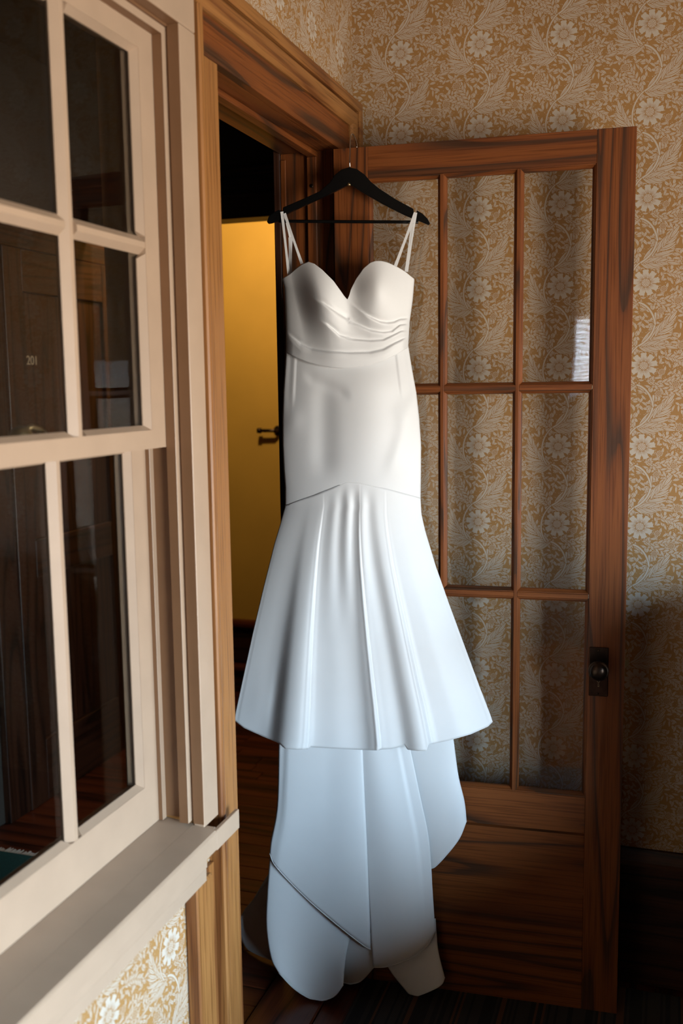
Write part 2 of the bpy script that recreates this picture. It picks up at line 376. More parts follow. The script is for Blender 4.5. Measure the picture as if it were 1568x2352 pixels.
# ------------------------------------------------------------------ doorway joinery
def frame_sweep(name, prof, mat, parent, xdir=1, x0=0.0, yl=DY0, yr=DY1, zt=DZ):
    """profile (t outwards from the opening, x) swept up, over and down the opening with mitred corners"""
    bm = bmesh.new(); rows = []
    for t, x in prof:
        X = x0+xdir*x
        rows.append([bm.verts.new(p) for p in ((X, yl-t, 0.0), (X, yl-t, zt+t), (X, yr+t, zt+t), (X, yr+t, 0.0))])
    n = len(rows)
    for i in range(n):
        a, b = rows[i], rows[(i+1) % n]
        for k in range(3): bm.faces.new((a[k], a[k+1], b[k+1], b[k]))
    bm.faces.new([r[0] for r in rows]); bm.faces.new([r[3] for r in rows][::-1])
    return bm_obj(name, bm, mat, parent)
trim = structure(empty('trim_1', (0, 0, 0)), 'brown varnished wood casing and deep jamb round the doorway beside the cream window')
trim['label'] = 'brown varnished wood casing and deep jamb round the doorway beside the cream window'
F = 0.071
box('casing_board', (0.0005, 0.018), (DY0-F, DY0), (0.0, DZ), FIR['z'], trim, bevel=0.001)
box('casing_board', (0.0005, 0.018), (DY1, DY1+F), (0.0, DZ), OAK['z'], trim, bevel=0.001)
box('casing_head', (0.0005, 0.019), (DY0-F, DY1+F), (DZ+0.0005, DZ+F), OAK['y'], trim, bevel=0.001)
def mitred(name, prof, mat_, y_left):
    """head and right-hand leg of a moulding, mitred at the corner; profile (t outwards, x)"""
    bm = bmesh.new(); rows = [[bm.verts.new(p) for p in ((x, y_left, DZ+t), (x, DY1+t, DZ+t), (x, DY1+t, 0.0))] for t, x in prof]
    n = len(rows)
    for i in range(n):
        a, c = rows[i], rows[(i+1) % n]
        for k in range(2): bm.faces.new((a[k], a[k+1], c[k+1], c[k]))
    bm.faces.new([r[0] for r in rows]); bm.faces.new([r[2] for r in rows][::-1])
    return bm_obj(name, bm, mat_, trim)
mitred('backband', [(F+0.0005, 0.0005), (F+0.0005, 0.023), (F+0.006, 0.029), (F+0.016, 0.032), (F+0.034, 0.032), (F+0.040, 0.027), (F+0.040, 0.0005)], FIR['y'], DY0-F-0.0225)
mitred('outer_cap', [(F+0.0415, 0.0005), (F+0.0415, 0.033), (F+0.045, 0.036), (F+0.064, 0.036), (F+0.067, 0.033), (F+0.067, 0.0005)], FIR['y'], DY0-F-0.0225)
prism('backband', [(0.0005, DY0-F-0.0005), (0.023, DY0-F-0.0005), (0.028, DY0-F-0.004), (0.030, DY0-F-0.010), (0.030, DY0-F-0.019), (0.027, DY0-F-0.0222), (0.0005, DY0-F-0.0222)], 'z', 0.0, DZ+F, FIR['z'], trim)
box('filler_board', (0.0005, 0.010), (-0.985, DY0-F-0.0227), (0.0, 0.673), FIR['z'], trim, bevel=0.001)
box('outer_cap', (0.0005, 0.026), (-1.050, -0.9855), (0.0, 0.673), FIR['z'], trim, bevel=0.003)
# jamb boards with rebate and stop
box('jamb_board', (WT, -0.0005), (DY1, DY1+0.0115), (0.0065, DZ), OAK['z'], trim)
box('jamb_board', (WT, -0.0005), (DY0-0.0115, DY0), (0.0065, DZ), FIR['z'], trim)
box('head_jamb', (WT, -0.0005), (DY0-0.0115, DY1+0.0115), (DZ+0.0005, DZ+0.0115), OAK['y'], trim)
for y0, y1 in ((DY1-0.013, DY1-0.0004), (DY0+0.0004, DY0+0.013)):
    box('door_stop', (-0.064, -0.039), (y0, y1), (0.0065, DZ-0.0135), OAK['z'], trim, bevel=0.002)
box('door_stop', (-0.064, -0.039), (DY0+0.0004, DY1-0.0004), (DZ-0.013, DZ-0.0004), OAK['y'], trim, bevel=0.002)
box('corner_bead', (WT-0.001, WT+0.013), (DY1-0.004, DY1-0.0004), (0.0065, DZ-0.014), OAK['z'], trim, bevel=0.0015)
box('hall_casing', (WT-0.021, WT-0.0015), (DY1-0.003, DY1+0.10), (0.0, DZ+0.11), DARKWOOD['z'], trim, bevel=0.003)
box('hall_casing', (WT-0.021, WT-0.0015), (DY0-0.10, DY0+0.003), (0.0, DZ+0.11), DARKWOOD['z'], trim, bevel=0.003)
Mx = Matrix.Translation((-0.0515, DY1-0.0135, 2.035)) @ Matrix.Rotation(math.radians(90), 4, 'X')
lathe('screw_head', [(0.0048, 0.0), (0.0048, 0.0008), (0.0036, 0.0018), (0.0012, 0.0019)], BRONZE, trim, 14, Mx)
for sy in (-0.58, -0.31):
    Mx = Matrix.Translation((-0.066, sy, DZ-0.0005)) @ Matrix.Rotation(math.pi, 4, 'X')
    lathe('nail_head', [(0.0022, 0.0), (0.0020, 0.0012), (0.0008, 0.0018)], STEEL, trim, 10, Mx)

# ------------------------------------------------------------------ baseboard along the back wall
bb = structure(empty('baseboard_back')); bb['label'] = 'tall dark wood baseboard under the floral wallpaper behind the open door'
box('skirting_board', (0.04, ROOM_X-0.002), (-0.020, -0.0005), (0.0004, 0.312), DARKWOOD['x'], bb, bevel=0.002)
prism('base_cap', [(-0.0005, 0.3125), (-0.030, 0.3125), (-0.030, 0.326), (-0.022, 0.334), (-0.014, 0.350), (-0.011, 0.363), (-0.0005, 0.363)], 'x', 0.04, ROOM_X-0.002, DARKWOOD['x'], bb)

# ------------------------------------------------------------------ the cream sash window in the left wall
win = structure(empty('window_1')); win['label'] = 'cream painted double hung sash window with small upper panes, in the left wall'
CY0, CY1 = -1.790, -1.000
JY = -1.005                                     # face of the far jamb
box('side_jamb', (WT+0.001, 0.001), (JY, -0.9995), (0.78, 2.134), CREAM_SHADE, win)
box('side_jamb', (WT+0.001, 0.001), (-1.7895, -1.784), (0.78, 2.134), CREAM_SHADE, win)
box('head_jamb', (WT+0.001, 0.001), (-1.7895, -1.0003), (2.1345, 2.1395), CREAM_SHADE, win)
box('side_casing', (0.001, 0.022), (-1.006, -0.9478), (0.7655, 2.139), CREAM, win, bevel=0.0015)
box('side_casing', (0.001, 0.024), (-1.86, -1.784), (0.7655, 2.139), CREAM, win, bevel=0.0015)
box('shade_strip', (0.0012, 0.0214), (-1.0074, -1.0062), (0.772, 2.1375), CREAM_SHADE, win)  # thin dark strips over the cream casing edge, shade painted as colour
box('shade_strip', (0.0012, 0.0214), (-1.7838, -1.0076), (2.1376, 2.1388), CREAM_SHADE, win)
box('head_casing', (0.001, 0.0225), (-1.87, -0.9478), (2.1395, 2.29), CREAM, win, bevel=0.0015)
for y0, y1 in ((-1.0185, JY-0.0004), (-1.7836, -1.7705)):
    sb_ = box('stop_bead', (-0.0205, -0.0042), (y0, y1), (0.776, 2.134), CREAM_SHADE, win)
    box('painted_edge', (-0.0040, -0.0028), (y0, y1), (0.776, 2.134), CREAM, sb_, bevel=0.0005)
    pb_ = box('parting_bead', (-0.0618, -0.0552), (y0, y1), (0.776, 2.134), CREAM_SHADE, win)
    box('painted_edge', (-0.0550, -0.0538), (y0, y1), (0.776, 2.134), CREAM, pb_, bevel=0.0005)
sb_ = box('stop_bead', (-0.0205, -0.0042), (-1.7700, -1.0190), (2.121, 2.134), CREAM_SHADE, win)
box('painted_edge', (-0.0040, -0.0028), (-1.7700, -1.0190), (2.121, 2.134), CREAM, sb_, bevel=0.0005)
prism('sill', [(-0.134, 0.738), (-0.134, 0.7775), (-0.063, 0.7755), (-0.002, 0.7690), (-0.002, 0.738)], 'y', CY0+0.0006, CY1-0.0006, CREAM, win)
prism('sill_nosing', [(-0.0016, 0.7265), (-0.0016, 0.7690), (0.043, 0.7645), (0.0465, 0.761), (0.0465, 0.730), (0.043, 0.7265)][1:] + [(0.0008, 0.7265)], 'y', -1.90, -1.0065, CREAM, win)
bm = bmesh.new(); add_box(bm, (0.0385, 0.0465), (-1.0064, -0.910), (0.7268, 0.7640)); bmesh.ops.bevel(bm, geom=bm.edges[:], offset=0.001, affect='EDGES')
bm_obj('sill_horn', bm, CREAM, win)
box('sill_horn', (0.0005, 0.0383), (-1.0064, -0.9945), (0.7268, 0.7648), CREAM, win)
box('apron', (0.0008, 0.0330), (-1.87, -1.0205), (0.6995, 0.7262), CREAM, win, bevel=0.0015)
box('apron_board', (0.0008, 0.0310), (-1.87, -1.0210), (0.6745, 0.6990), CREAM, win, bevel=0.001)

PW, MW = 0.1963, 0.0297                          # pane and glazing bar widths of the sashes
def sash(name, xf, th, z0, z1, gz0, gz1, hbar, bottom_h, ytop):
    y1 = -1.0062; ygl = -1.0640; y0 = -1.7828
    s = boxes(name, [((xf-th, xf), (ygl, y1), (z0, z1)), ((xf-th, xf), (y0, y0+(y1-ygl)), (z0, z1)),
                     ((xf-th, xf), (y0+(y1-ygl), ygl), (z0, gz0)), ((xf-th, xf), (y0+(y1-ygl), ygl), (gz1, z1))], CREAM, win)
    yl = y0+(y1-ygl); cols = [ygl-(PW+MW)*i for i in range(3)]
    zs = [(gz0, gz1)] if hbar is None else [(gz0, hbar-MW*0.46), (hbar+MW*0.46, gz1)]
    def bar(poly_axis, c, a, b):
        h = MW/2; prof = [(-h, -0.0125), (-0.0045, -0.0008), (0.0045, -0.0008), (h, -0.0125), (h*0.8, -0.019), (-h*0.8, -0.019)]
        if poly_axis == 'z': prism('muntin', [(xf+q, c+p) for p, q in prof], 'z', a, b, CREAM, s)
        else: prism('muntin', [(xf+q, c+p) for p, q in prof], 'y', a, b, CREAM, s)
    for i in (1, 2):
        c = ygl-(PW+MW)*i+MW/2; bar('z', c, gz0, gz1)
    for i, yt in enumerate(cols):
        yb = yt-PW if i < 2 else yl
        if hbar is not None: bar('y', hbar, yb, yt)
        for (a, b) in zs:
            box('pane', (xf-0.0175, xf-0.0150), (yb-0.002, yt+0.002), (a-0.002, b+0.002), SASHGLASS, s)
            w = 0.008; q = []                        # moulded edge round the pane
            bm = bmesh.new()
            o = [(xf-0.0006, yb, a), (xf-0.0006, yt, a), (xf-0.0006, yt, b), (xf-0.0006, yb, b)]
            n_ = [(xf-0.0125, yb+w, a+w), (xf-0.0125, yt-w, a+w), (xf-0.0125, yt-w, b-w), (xf-0.0125, yb+w, b-w)]
            sides = []
            if i == 0: sides.append(1)
            if i == 2: sides.append(3)
            if hbar is None or a == gz0: sides.append(0)
            if hbar is None or b == gz1: sides.append(2)
            for k in sides:
                A, B, Bn, An = [bm.verts.new(v) for v in (o[k], o[(k+1) % 4], n_[(k+1) % 4], n_[k])]
                bk = [bm.verts.new((xf-0.0145, v.co.y, v.co.z)) for v in (A, B, Bn, An)]
                for f in ((A, B, Bn, An), (bk[3], bk[2], bk[1], bk[0]), (A, bk[0], bk[1], B), (Bn, bk[2], bk[3], An), (An, bk[3], bk[0], A), (B, bk[1], bk[2], Bn)): bm.faces.new(f)
            bm_obj('sash_moulding', bm, CREAM, s)
    return s
upper = sash('upper_sash', -0.0212, 0.0322, 1.4505, 2.1335, 1.4815, 2.0880, 1.7815, 0.03, 0.0)
lower = sash('lower_sash', -0.0622, 0.0330, 0.7762, 1.4800, 0.8540, 1.4500, None, 0.07, 0.0)
lock = empty('sash_lock', (-0.070, -1.350, 1.4805)); lock.parent = win
tag(lock, 'brass sash lock on the meeting rail')
box('lock_base', (-0.014, 0.012), (-0.034, 0.034), (0.0002, 0.004), BRASS, lock, bevel=0.001)
lathe('lock_cam', [(0.016, 0.004), (0.017, 0.008), (0.012, 0.016), (0.005, 0.019)], BRASS, lock, 20)
tube('lock_lever', [(0.0, 0.006, 0.013), (0.002, 0.022, 0.017), (0.004, 0.040, 0.012), (0.004, 0.050, 0.006)], 0.0045, BRASS, lock)

# ------------------------------------------------------------------ right and front windows (daylight)
for q, nm, lb in ((RW, 'window_2', 'wide window in the right wall by the corner, outside the picture'), (RV, 'window_4', 'low window in the right wall near the camera, outside the picture')):
    w2 = structure(empty(nm)); w2['label'] = lb
    for n_, y, z in (('frame', (q[0], q[0]+0.04), (q[2], q[3])), ('frame', (q[1]-0.04, q[1]), (q[2], q[3])), ('frame', (q[0]+0.0405, q[1]-0.0405), (q[2], q[2]+0.04)), ('frame', (q[0]+0.0405, q[1]-0.0405), (q[3]-0.04, q[3]))):
        box(n_, (ROOM_X+0.05, ROOM_X+0.09), y, z, CREAM, w2, bevel=0.002)
    box('pane', (ROOM_X+0.068, ROOM_X+0.072), (q[0]+0.0405, q[1]-0.0405), (q[2]+0.0405, q[3]-0.0405), CLEARGLASS, w2)
w3 = structure(empty('window_3')); w3['label'] = 'small high window in the wall behind the camera, seen mirrored in the door glass'
for n_, x, z in (('frame', (FW[0], FW[0]+0.02), (FW[2], FW[3])), ('frame', (FW[1]-0.02, FW[1]), (FW[2], FW[3])), ('frame', (FW[0]+0.0205, FW[1]-0.0205), (FW[2], FW[2]+0.02)), ('frame', (FW[0]+0.0205, FW[1]-0.0205), (FW[3]-0.02, FW[3]))):
    box(n_, x, (ROOM_Y-0.09, ROOM_Y-0.05), z, CREAM, w3, bevel=0.002)
box('pane', (FW[0]+0.0205, FW[1]-0.0205), (ROOM_Y-0.072, ROOM_Y-0.069), (FW[2]+0.0205, FW[3]-0.0205), CLEARGLASS, w3)

bl = empty('slatted_blind', ((FW[0]+FW[1])/2, ROOM_Y-0.025, FW[3])); tag(bl, 'closed white slatted blind at the small high window, mirrored in the door glass', 'blind')
for i in range(19):
    z = -0.020-0.0225*i; hw_ = (FW[1]-FW[0])/2-0.004
    if z-0.012 < FW[2]-FW[3]: break
    prism('slat', [(-0.004, z-0.0105), (-0.0028, z-0.0108), (0.004, z+0.0098), (0.0028, z+0.0102)], 'x', -hw_, hw_, BLIND, bl)
box('head_rail', (-hw_, hw_), (-0.012, 0.012), (-0.009, -0.0005), BLIND, bl)

# ------------------------------------------------------------------ the open glazed oak door
DA = math.radians(3.559)
door = empty('door_1', (0.02, -0.2224, 0.0), DA)
structure(door); door['label'] = 'open stained oak door with nine tall glass panes, swung back against the wallpaper'
T = 0.038
def dbox(name, x, z, ax, y=(0.0, T), bevel=0.0008): return box(name, x, y, z, OAK[ax], door, bevel)
hs = dbox('hinge_stile', (0.0, 0.0831), (0.010, 2.1067), 'z'); ls = dbox('lock_stile', (0.6055, 0.690), (0.010, 2.1067), 'z')
dbox('top_rail', (0.0833, 0.6053), (2.0340, 2.1067), 'x')
dbox('middle_rail', (0.0833, 0.6053), (0.4667, 0.5580), 'x')
dbox('bottom_rail', (0.0833, 0.6053), (0.010, 0.3084), 'x')
pn = dbox('panel', (0.0833, 0.6053), (0.3086, 0.4665), 'x', (0.011, 0.027))
prism('panel_moulding', [(0.0005, 0.3086), (0.0108, 0.3086), (0.0108, 0.3190)], 'x', 0.0834, 0.6052, OAK['x'], door)
prism('panel_moulding', [(0.0005, 0.4665), (0.0108, 0.4560), (0.0108, 0.4665)], 'x', 0.0834, 0.6052, OAK['x'], door)
gx = [(0.0921, 0.2472), (0.2697, 0.4236), (0.4462, 0.5967)]; gz = [(0.5668, 1.0350), (1.0648, 1.5262), (1.5533, 2.0251)]
bw = 0.0088
for a, b in ((gx[0][1], gx[1][0]), (gx[1][1], gx[2][0])):
    c = (a+b)/2; dbox('muntin', (c-0.0040, c+0.0040), (0.5582, 2.0338), 'z', (0.0015, T-0.0015), 0.0006)
for a, b in ((gz[0][1], gz[1][0]), (gz[1][1], gz[2][0])):
    c = (a+b)/2
    for (x0, x1) in gx: dbox('muntin', (x0-0.0070, x1+0.0070), (c-0.0055, c+0.0055), 'x', (0.0018, T-0.0018), 0.0006)
for (x0, x1) in gx:
    for (z0, z1) in gz:
        pane = box('pane', (x0-0.004, x1+0.004), (0.0175, 0.0200), (z0-0.004, z1+0.004), DOORGLASS, door)
        # moulded glazing bead: four mitred sides with a stepped bevel
        prof = [(-bw+0.0001, 0.0028), (-bw+0.0020, 0.0030), (-bw+0.0030, 0.0060), (-0.0030, 0.0100), (-0.0010, 0.0125), (0.0, 0.0170), (-bw+0.0001, 0.0170)]
        for side in range(4):
            bm = bmesh.new(); rings = []
            for (o, d) in prof:
                xa, xb, za, zb = x0+o, x1-o, z0+o, z1-o
                cs = [((xa, za), (xb, za)), ((xb, za), (xb, zb)), ((xb, zb), (xa, zb)), ((xa, zb), (xa, za))][side]
                rings.append([bm.verts.new((p[0], d, p[1])) for p in cs])
            n_ = len(rings)
            for i in range(n_): bm.faces.new((rings[i][0], rings[i][1], rings[(i+1) % n_][1], rings[(i+1) % n_][0]))
            bm.faces.new([r[0] for r in rings]); bm.faces.new([r[1] for r in rings][::-1])
            bm_obj('glazing_bead', bm, OAK['z' if side % 2 else 'x'], pane)
# lock plate, knob, keyhole, latch
pl = box('lock_plate', (0.6095, 0.6530), (-0.0032, -0.0003), (0.8130, 0.9317), BRONZE, door, bevel=0.0014, seg=2)
pl['label'] = 'dark bronze lock plate with keyhole'
kx, kz = 0.6312, 0.8868
Mk = Matrix.Translation((kx, -0.003, kz)) @ Matrix.Rotation(math.radians(90), 4, 'X')
lathe('door_knob', [(0.0125, 0.0), (0.0125, 0.004), (0.0085, 0.007), (0.0075, 0.022), (0.0115, 0.026), (0.0195, 0.032), (0.0232, 0.040), (0.0228, 0.048), (0.0185, 0.055), (0.0100, 0.0590), (0.002, 0.0600)], BRONZE, door, 40, Mk)
BLK = plain('keyhole_shadow', (0.004, 0.003, 0.003), 0.8)
prism('keyhole', [(kx-0.0013, 0.8365), (kx+0.0017, 0.8365), (kx+0.0011, 0.8475)] + [(kx+0.0002+0.0032*math.cos(a), 0.8500+0.0032*math.sin(a)) for a in np.linspace(-0.9, 4.0, 12)] + [(kx-0.0008, 0.8475)],
      'y', -0.0042, -0.0034, BRASS, pl)
prism('keyhole_opening', [(kx-0.0007, 0.8375), (kx+0.0010, 0.8375), (kx+0.0007, 0.8480)] + [(kx+0.0002+0.0022*math.cos(a), 0.8500+0.0022*math.sin(a)) for a in np.linspace(-0.9, 4.0, 12)] + [(kx-0.0005, 0.8480)],
      'y', -0.0048, -0.0044, BLK, pl)
for zz in (0.9235, 0.8195):
    Ms = Matrix.Translation((kx-0.001, -0.0034, zz)) @ Matrix.Rotation(math.radians(90), 4, 'X')
    lathe('screw', [(0.0026, 0.0), (0.0024, 0.0008), (0.0010, 0.0013)], BRONZE, pl, 12, Ms)
prism('latch_bolt', [(0.6903, 0.012), (0.6995, 0.019), (0.6995, 0.026), (0.6903, 0.026)], 'z', 0.8845, 0.8985, BRASS, door)
box('latch_plate', (0.6902, 0.6912), (0.008, 0.030), (0.862, 0.920), BRASS, door)
# butt hinges at the door edge and their leaves on the jamb
for zz in (1.76, 0.32):
    hg = box('hinge', (-0.0375, -0.0012), (DY1-0.0022, DY1-0.0004), (zz-0.055, zz+0.055), BRONZE, trim, bevel=0.0004)
    for q in range(3):
        for s_ in (0, 1):
            if q == 1 and s_: continue
            Ms = Matrix.Translation((-0.010-0.016*((q+s_) % 2), DY1-0.0023, zz-0.040+0.04*q)) @ Matrix.Rotation(math.radians(90), 4, 'X')
            lathe('screw', [(0.0036, 0.0), (0.0030, 0.0008), (0.001, 0.0011)], BLK, hg, 10, Ms)
    lathe('knuckle', [(0.004, -0.056), (0.0062, -0.053), (0.0062, 0.053), (0.004, 0.056)], BRONZE, door, 14, Matrix.Translation((-0.0068, 0.0435, zz)))

# ------------------------------------------------------------------ the hall beyond
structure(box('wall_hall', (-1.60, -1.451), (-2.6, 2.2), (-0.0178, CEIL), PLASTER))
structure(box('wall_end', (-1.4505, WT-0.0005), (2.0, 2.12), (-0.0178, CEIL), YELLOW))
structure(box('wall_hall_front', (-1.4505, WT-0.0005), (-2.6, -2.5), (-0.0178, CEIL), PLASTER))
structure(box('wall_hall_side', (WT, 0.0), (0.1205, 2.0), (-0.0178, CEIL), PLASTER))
hb = structure(empty('baseboard_hall')); hb['label'] = 'dark red wood baseboard along the foot of the yellow hall wall'
box('skirting_board', (-1.449, WT-0.002), (1.982, 1.9995), (0.0, 0.120), DARKWOOD['x'], hb, bevel=0.002)
box('skirting_board', (-1.449, WT-0.002), (1.984, 1.9995), (0.155, 0.345), DARKWOOD['x'], hb, bevel=0.002)
prism('base_cap', [(1.9995, 0.3455), (1.970, 0.3455), (1.970, 0.362), (1.976, 0.376), (1.9995, 0.380)], 'x', -1.449, WT-0.002, PLANK['x'], hb)
prism('base_shoe', [(1.9995, 0.1205), (1.966, 0.1205), (1.966, 0.136), (1.974, 0.150), (1.9995, 0.1545)], 'x', -1.449, WT-0.002, PLANK['x'], hb)
hd = structure(empty('trim_2')); hd['label'] = 'dark wood beam crossing the hall above the yellow wall'
box('beam', (-1.449, WT-0.003), (0.90, 1.00), (2.163, 2.345), DARKWOOD['x'], hd, bevel=0.002)
box('beam_moulding', (-1.449, WT-0.003), (0.875, 0.8995), (2.310, 2.345), DARKWOOD['x'], hd, bevel=0.004)
box('beam_moulding', (-1.449, WT-0.003), (0.888, 0.8995), (2.235, 2.25), DARKWOOD['x'], hd, bevel=0.003)
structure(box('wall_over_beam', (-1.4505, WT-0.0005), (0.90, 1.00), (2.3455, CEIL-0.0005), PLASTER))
# room door across the hall, with its number
d2 = structure(empty('door_2', (-1.4505, 0.0, 0.0))); d2['label'] = 'dark panelled door numbered 201 across the hall, seen through the cream window'
def d2box(n_, x, y, z, ax, bevel=0.002): return box(n_, x, y, z, DARKWOOD[ax], d2, bevel)
d2box('door_stile', (0.0005, 0.036), (0.440, 0.545), (0.002, 2.05), 'z'); d2box('door_stile', (0.0005, 0.036), (1.075, 1.18), (0.002, 2.05), 'z')
for z0, z1 in ((0.002, 0.24), (0.86, 1.0), (1.90, 2.05)): d2box('door_rail', (0.0005, 0.035), (0.5455, 1.0745), (z0, z1), 'y')
for z0, z1 in ((0.2405, 0.8595), (1.0005, 1.8995)): d2box('door_panel', (0.0005, 0.020), (0.5455, 1.0745), (z0, z1), 'z')
d2box('door_casing', (0.0005, 0.028), (0.325, 0.4385), (0.0, 2.052), 'z'); d2box('door_casing', (0.0005, 0.028), (1.1815, 1.295), (0.0, 2.052), 'z'); d2box('door_casing', (0.0005, 0.030), (0.315, 1.305), (2.0525, 2.17), 'y')
def number(txt, loc, size):
    cu = bpy.data.curves.new('door_number', 'FONT'); cu.body = txt; cu.size = size; cu.extrude = 0.0012; cu.align_x = 'CENTER'; cu.align_y = 'CENTER'
    o = bpy.data.objects.new('door_number', cu); C.objects.link(o); dg = bpy.context.evaluated_depsgraph_get()
    me = bpy.data.meshes.new_from_object(o.evaluated_get(dg)); bpy.data.objects.remove(o); me.materials.append(NUMBER)
    n_ = bpy.data.objects.new('door_number', me); C.objects.link(n_); n_.parent = d2
    n_.location = loc; n_.rotation_euler = (math.radians(90), 0, math.radians(90)); return n_
tag(number('201', (0.0216, 0.600, 1.656), 0.046), 'pale painted room number 201')
# rug in the hall
rug2 = empty('hall_rug', (-1.27, -0.24, 0.0)); tag(rug2, 'teal rug with a pale fringe on the hall floor, seen through the cream window', 'rug')
TEAL = plain('teal_wool', (0.008, 0.075, 0.085), rough=0.95, scale=180, var=0.25, bmp=0.5)
FRINGE = plain('cream_fringe', (0.55, 0.50, 0.44), rough=0.9)
box('rug_body', (-0.16, 0.52), (-1.6, 0.36), (0.0006, 0.009), TEAL, rug2, bevel=0.002)
bm = bmesh.new()
for i in range(90):
    x = -0.158+0.0075*i; l = RNG.uniform(0.025, 0.04); dx = RNG.uniform(-0.006, 0.006)
    v = [bm.verts.new(p) for p in ((x, 0.361, 0.002), (x+0.005, 0.361, 0.002), (x+0.004+dx, 0.361+l, 0.0015), (x+0.001+dx, 0.361+l, 0.0015), (x+0.0025, 0.361, 0.007), (x+0.0025+dx, 0.361+l, 0.0035))]
    for f in ((0,1,2,3), (0,4,5,3), (1,2,5,4), (0,1,4), (3,5,2)): bm.faces.new([v[k] for k in f])
fr = bm_obj('fringe', bm, FRINGE, rug2); fr['kind'] = 'stuff'; fr['label'] = 'pale knotted fringe'
# lever handle standing off the yellow wall
lv = empty('lever_handle', (-1.03, 2.0, 1.338)); tag(lv, 'dark metal lever handle on the yellow hall wall, half hidden by the jamb', 'handle')
lathe('rose', [(0.024, 0.0005), (0.024, 0.006), (0.016, 0.010)], BRONZE, lv, 20, Matrix.Rotation(math.radians(90), 4, 'X'))
tube('lever', [(0, -0.008, 0), (0, -0.028, 0), (-0.012, -0.036, 0), (-0.050, -0.037, 0), (-0.082, -0.037, 0)], 0.0085, BRONZE, lv)
lathe('lever_end', [(0.006, -0.011), (0.013, -0.009), (0.0135, 0.009), (0.006, 0.012)], BRONZE, lv, 16, Matrix.Translation((-0.086, -0.037, 0)) @ Matrix.Rotation(math.radians(90), 4, 'Y'))
# hall lamp behind the beam
lamp = empty('ceiling_lamp', (-0.88, 1.15, CEIL)); tag(lamp, 'warm lit ceiling lamp behind the dark beam in the hall, hidden from view', 'lamp')
lathe('ceiling_rose', [(0.05, -0.0005), (0.05, -0.012), (0.02, -0.02), (0.006, -0.05)], BRASS, lamp, 24)
ld = bpy.data.lights.new('bulb', 'POINT'); ld.energy = 36.0; ld.color = (1.0, 0.70, 0.34); ld.shadow_soft_size = 0.05
lo = bpy.data.objects.new('bulb', ld); lo.location = (0.0, 0.0, -0.28); lo.parent = lamp; C.objects.link(lo)

# ------------------------------------------------------------------ striped rug in the room
def rug_mat():
    m, nt, b, out = new_mat('striped_flatweave')
    tc = nt.nodes.new('ShaderNodeTexCoord'); sep = nt.nodes.new('ShaderNodeSeparateXYZ'); nt.links.new(tc.outputs['Object'], sep.inputs[0])
    x, y = sep.outputs[0], sep.outputs[1]
    cx = nt.nodes.new('ShaderNodeCombineXYZ'); nt.links.new(math_node(nt, 'SNAP', x, 0.006), cx.inputs[0])
    wn = nt.nodes.new('ShaderNodeTexNoise'); wn.inputs['Scale'].default_value = 26; nt.links.new(cx.outputs[0], wn.inputs['Vector'])
    col = ramp(nt, wn.outputs['Fac'], [(0.30, (0.012, 0.011, 0.011)), (0.46, (0.035, 0.030, 0.027)), (0.52, (0.014, 0.012, 0.012)), (0.58, (0.11, 0.045, 0.022)), (0.66, (0.02, 0.018, 0.017))], 'CONSTANT')
    ck = nt.nodes.new('ShaderNodeTexChecker'); ck.inputs['Scale'].default_value = 300
    nt.links.new(tc.outputs['Object'], ck.inputs['Vector'])
    nt.links.new(mix_rgb(nt, 0.5, col, mix_rgb(nt, ck.outputs['Fac'], (0.25, 0.25, 0.25), (1, 1, 1)), 'MULTIPLY'), b.inputs['Base Color'])
    b.inputs['Roughness'].default_value = 0.95; bump(nt, b, ck.outputs['Fac'], 0.5, 0.002); return m
rug = box('striped_rug', (0.075, 0.965), (-1.75, -0.06), (0.0006, 0.011), rug_mat(), None, bevel=0.003)
tag(rug, 'dark striped flatweave rug on the floor below the glazed door', 'rug')

# ------------------------------------------------------------------ unseen chest of drawers, added to block window light and shade the corner
ch = empty('shade_chest', (1.22, -0.63, 0.0)); tag(ch, 'low dark wooden chest of drawers, unseen, added to shade the corner', 'added dresser')
box('carcass', (-0.26, 0.26), (-0.74, 0.50), (0.07, 0.575), DARKWOOD['y'], ch, bevel=0.004)
box('top_board', (-0.28, 0.28), (-0.76, 0.52), (0.5755, 0.605), DARKWOOD['y'], ch, bevel=0.006, seg=2)
for z0, z1 in ((0.10, 0.235), (0.255, 0.39), (0.41, 0.555)):
    dr = box('drawer', (-0.274, -0.2605), (-0.71, 0.47), (z0, z1), DARKWOOD['y'], ch, bevel=0.004)
    for yk in (-0.30, 0.22): lathe('knob', [(0.008, 0.0), (0.007, 0.012), (0.016, 0.020), (0.014, 0.028), (0.004, 0.031)], BRASS, dr, 16, Matrix.Translation((-0.2745, yk, (z0+z1)/2)) @ Matrix.Rotation(math.radians(-90), 4, 'Y'))
for sx in (-0.22, 0.22):
    for sy in (-0.70, 0.46): box('foot', (sx-0.03, sx+0.03), (sy-0.03, sy+0.03), (0.0005, 0.0695), DARKWOOD['z'], ch, bevel=0.004)
LEATHER = plain('dark_leather', (0.022, 0.012, 0.007), 0.7, scale=80, bmp=0.3, spec=0.15)
STRAP = plain('tan_strap_leather', (0.12, 0.055, 0.022), 0.6, scale=60, spec=0.2)
sc_ = empty('shade_suitcase', (1.17, -0.36, 0.6055)); tag(sc_, 'dark leather case on the chest, unseen, added to shade the back wall', 'shade_suitcase')  # added out of view to carry the shade higher up the wall
box('body', (-0.17, 0.17), (-0.36, 0.22), (0.0, 0.48), LEATHER, sc_, bevel=0.035, seg=3)
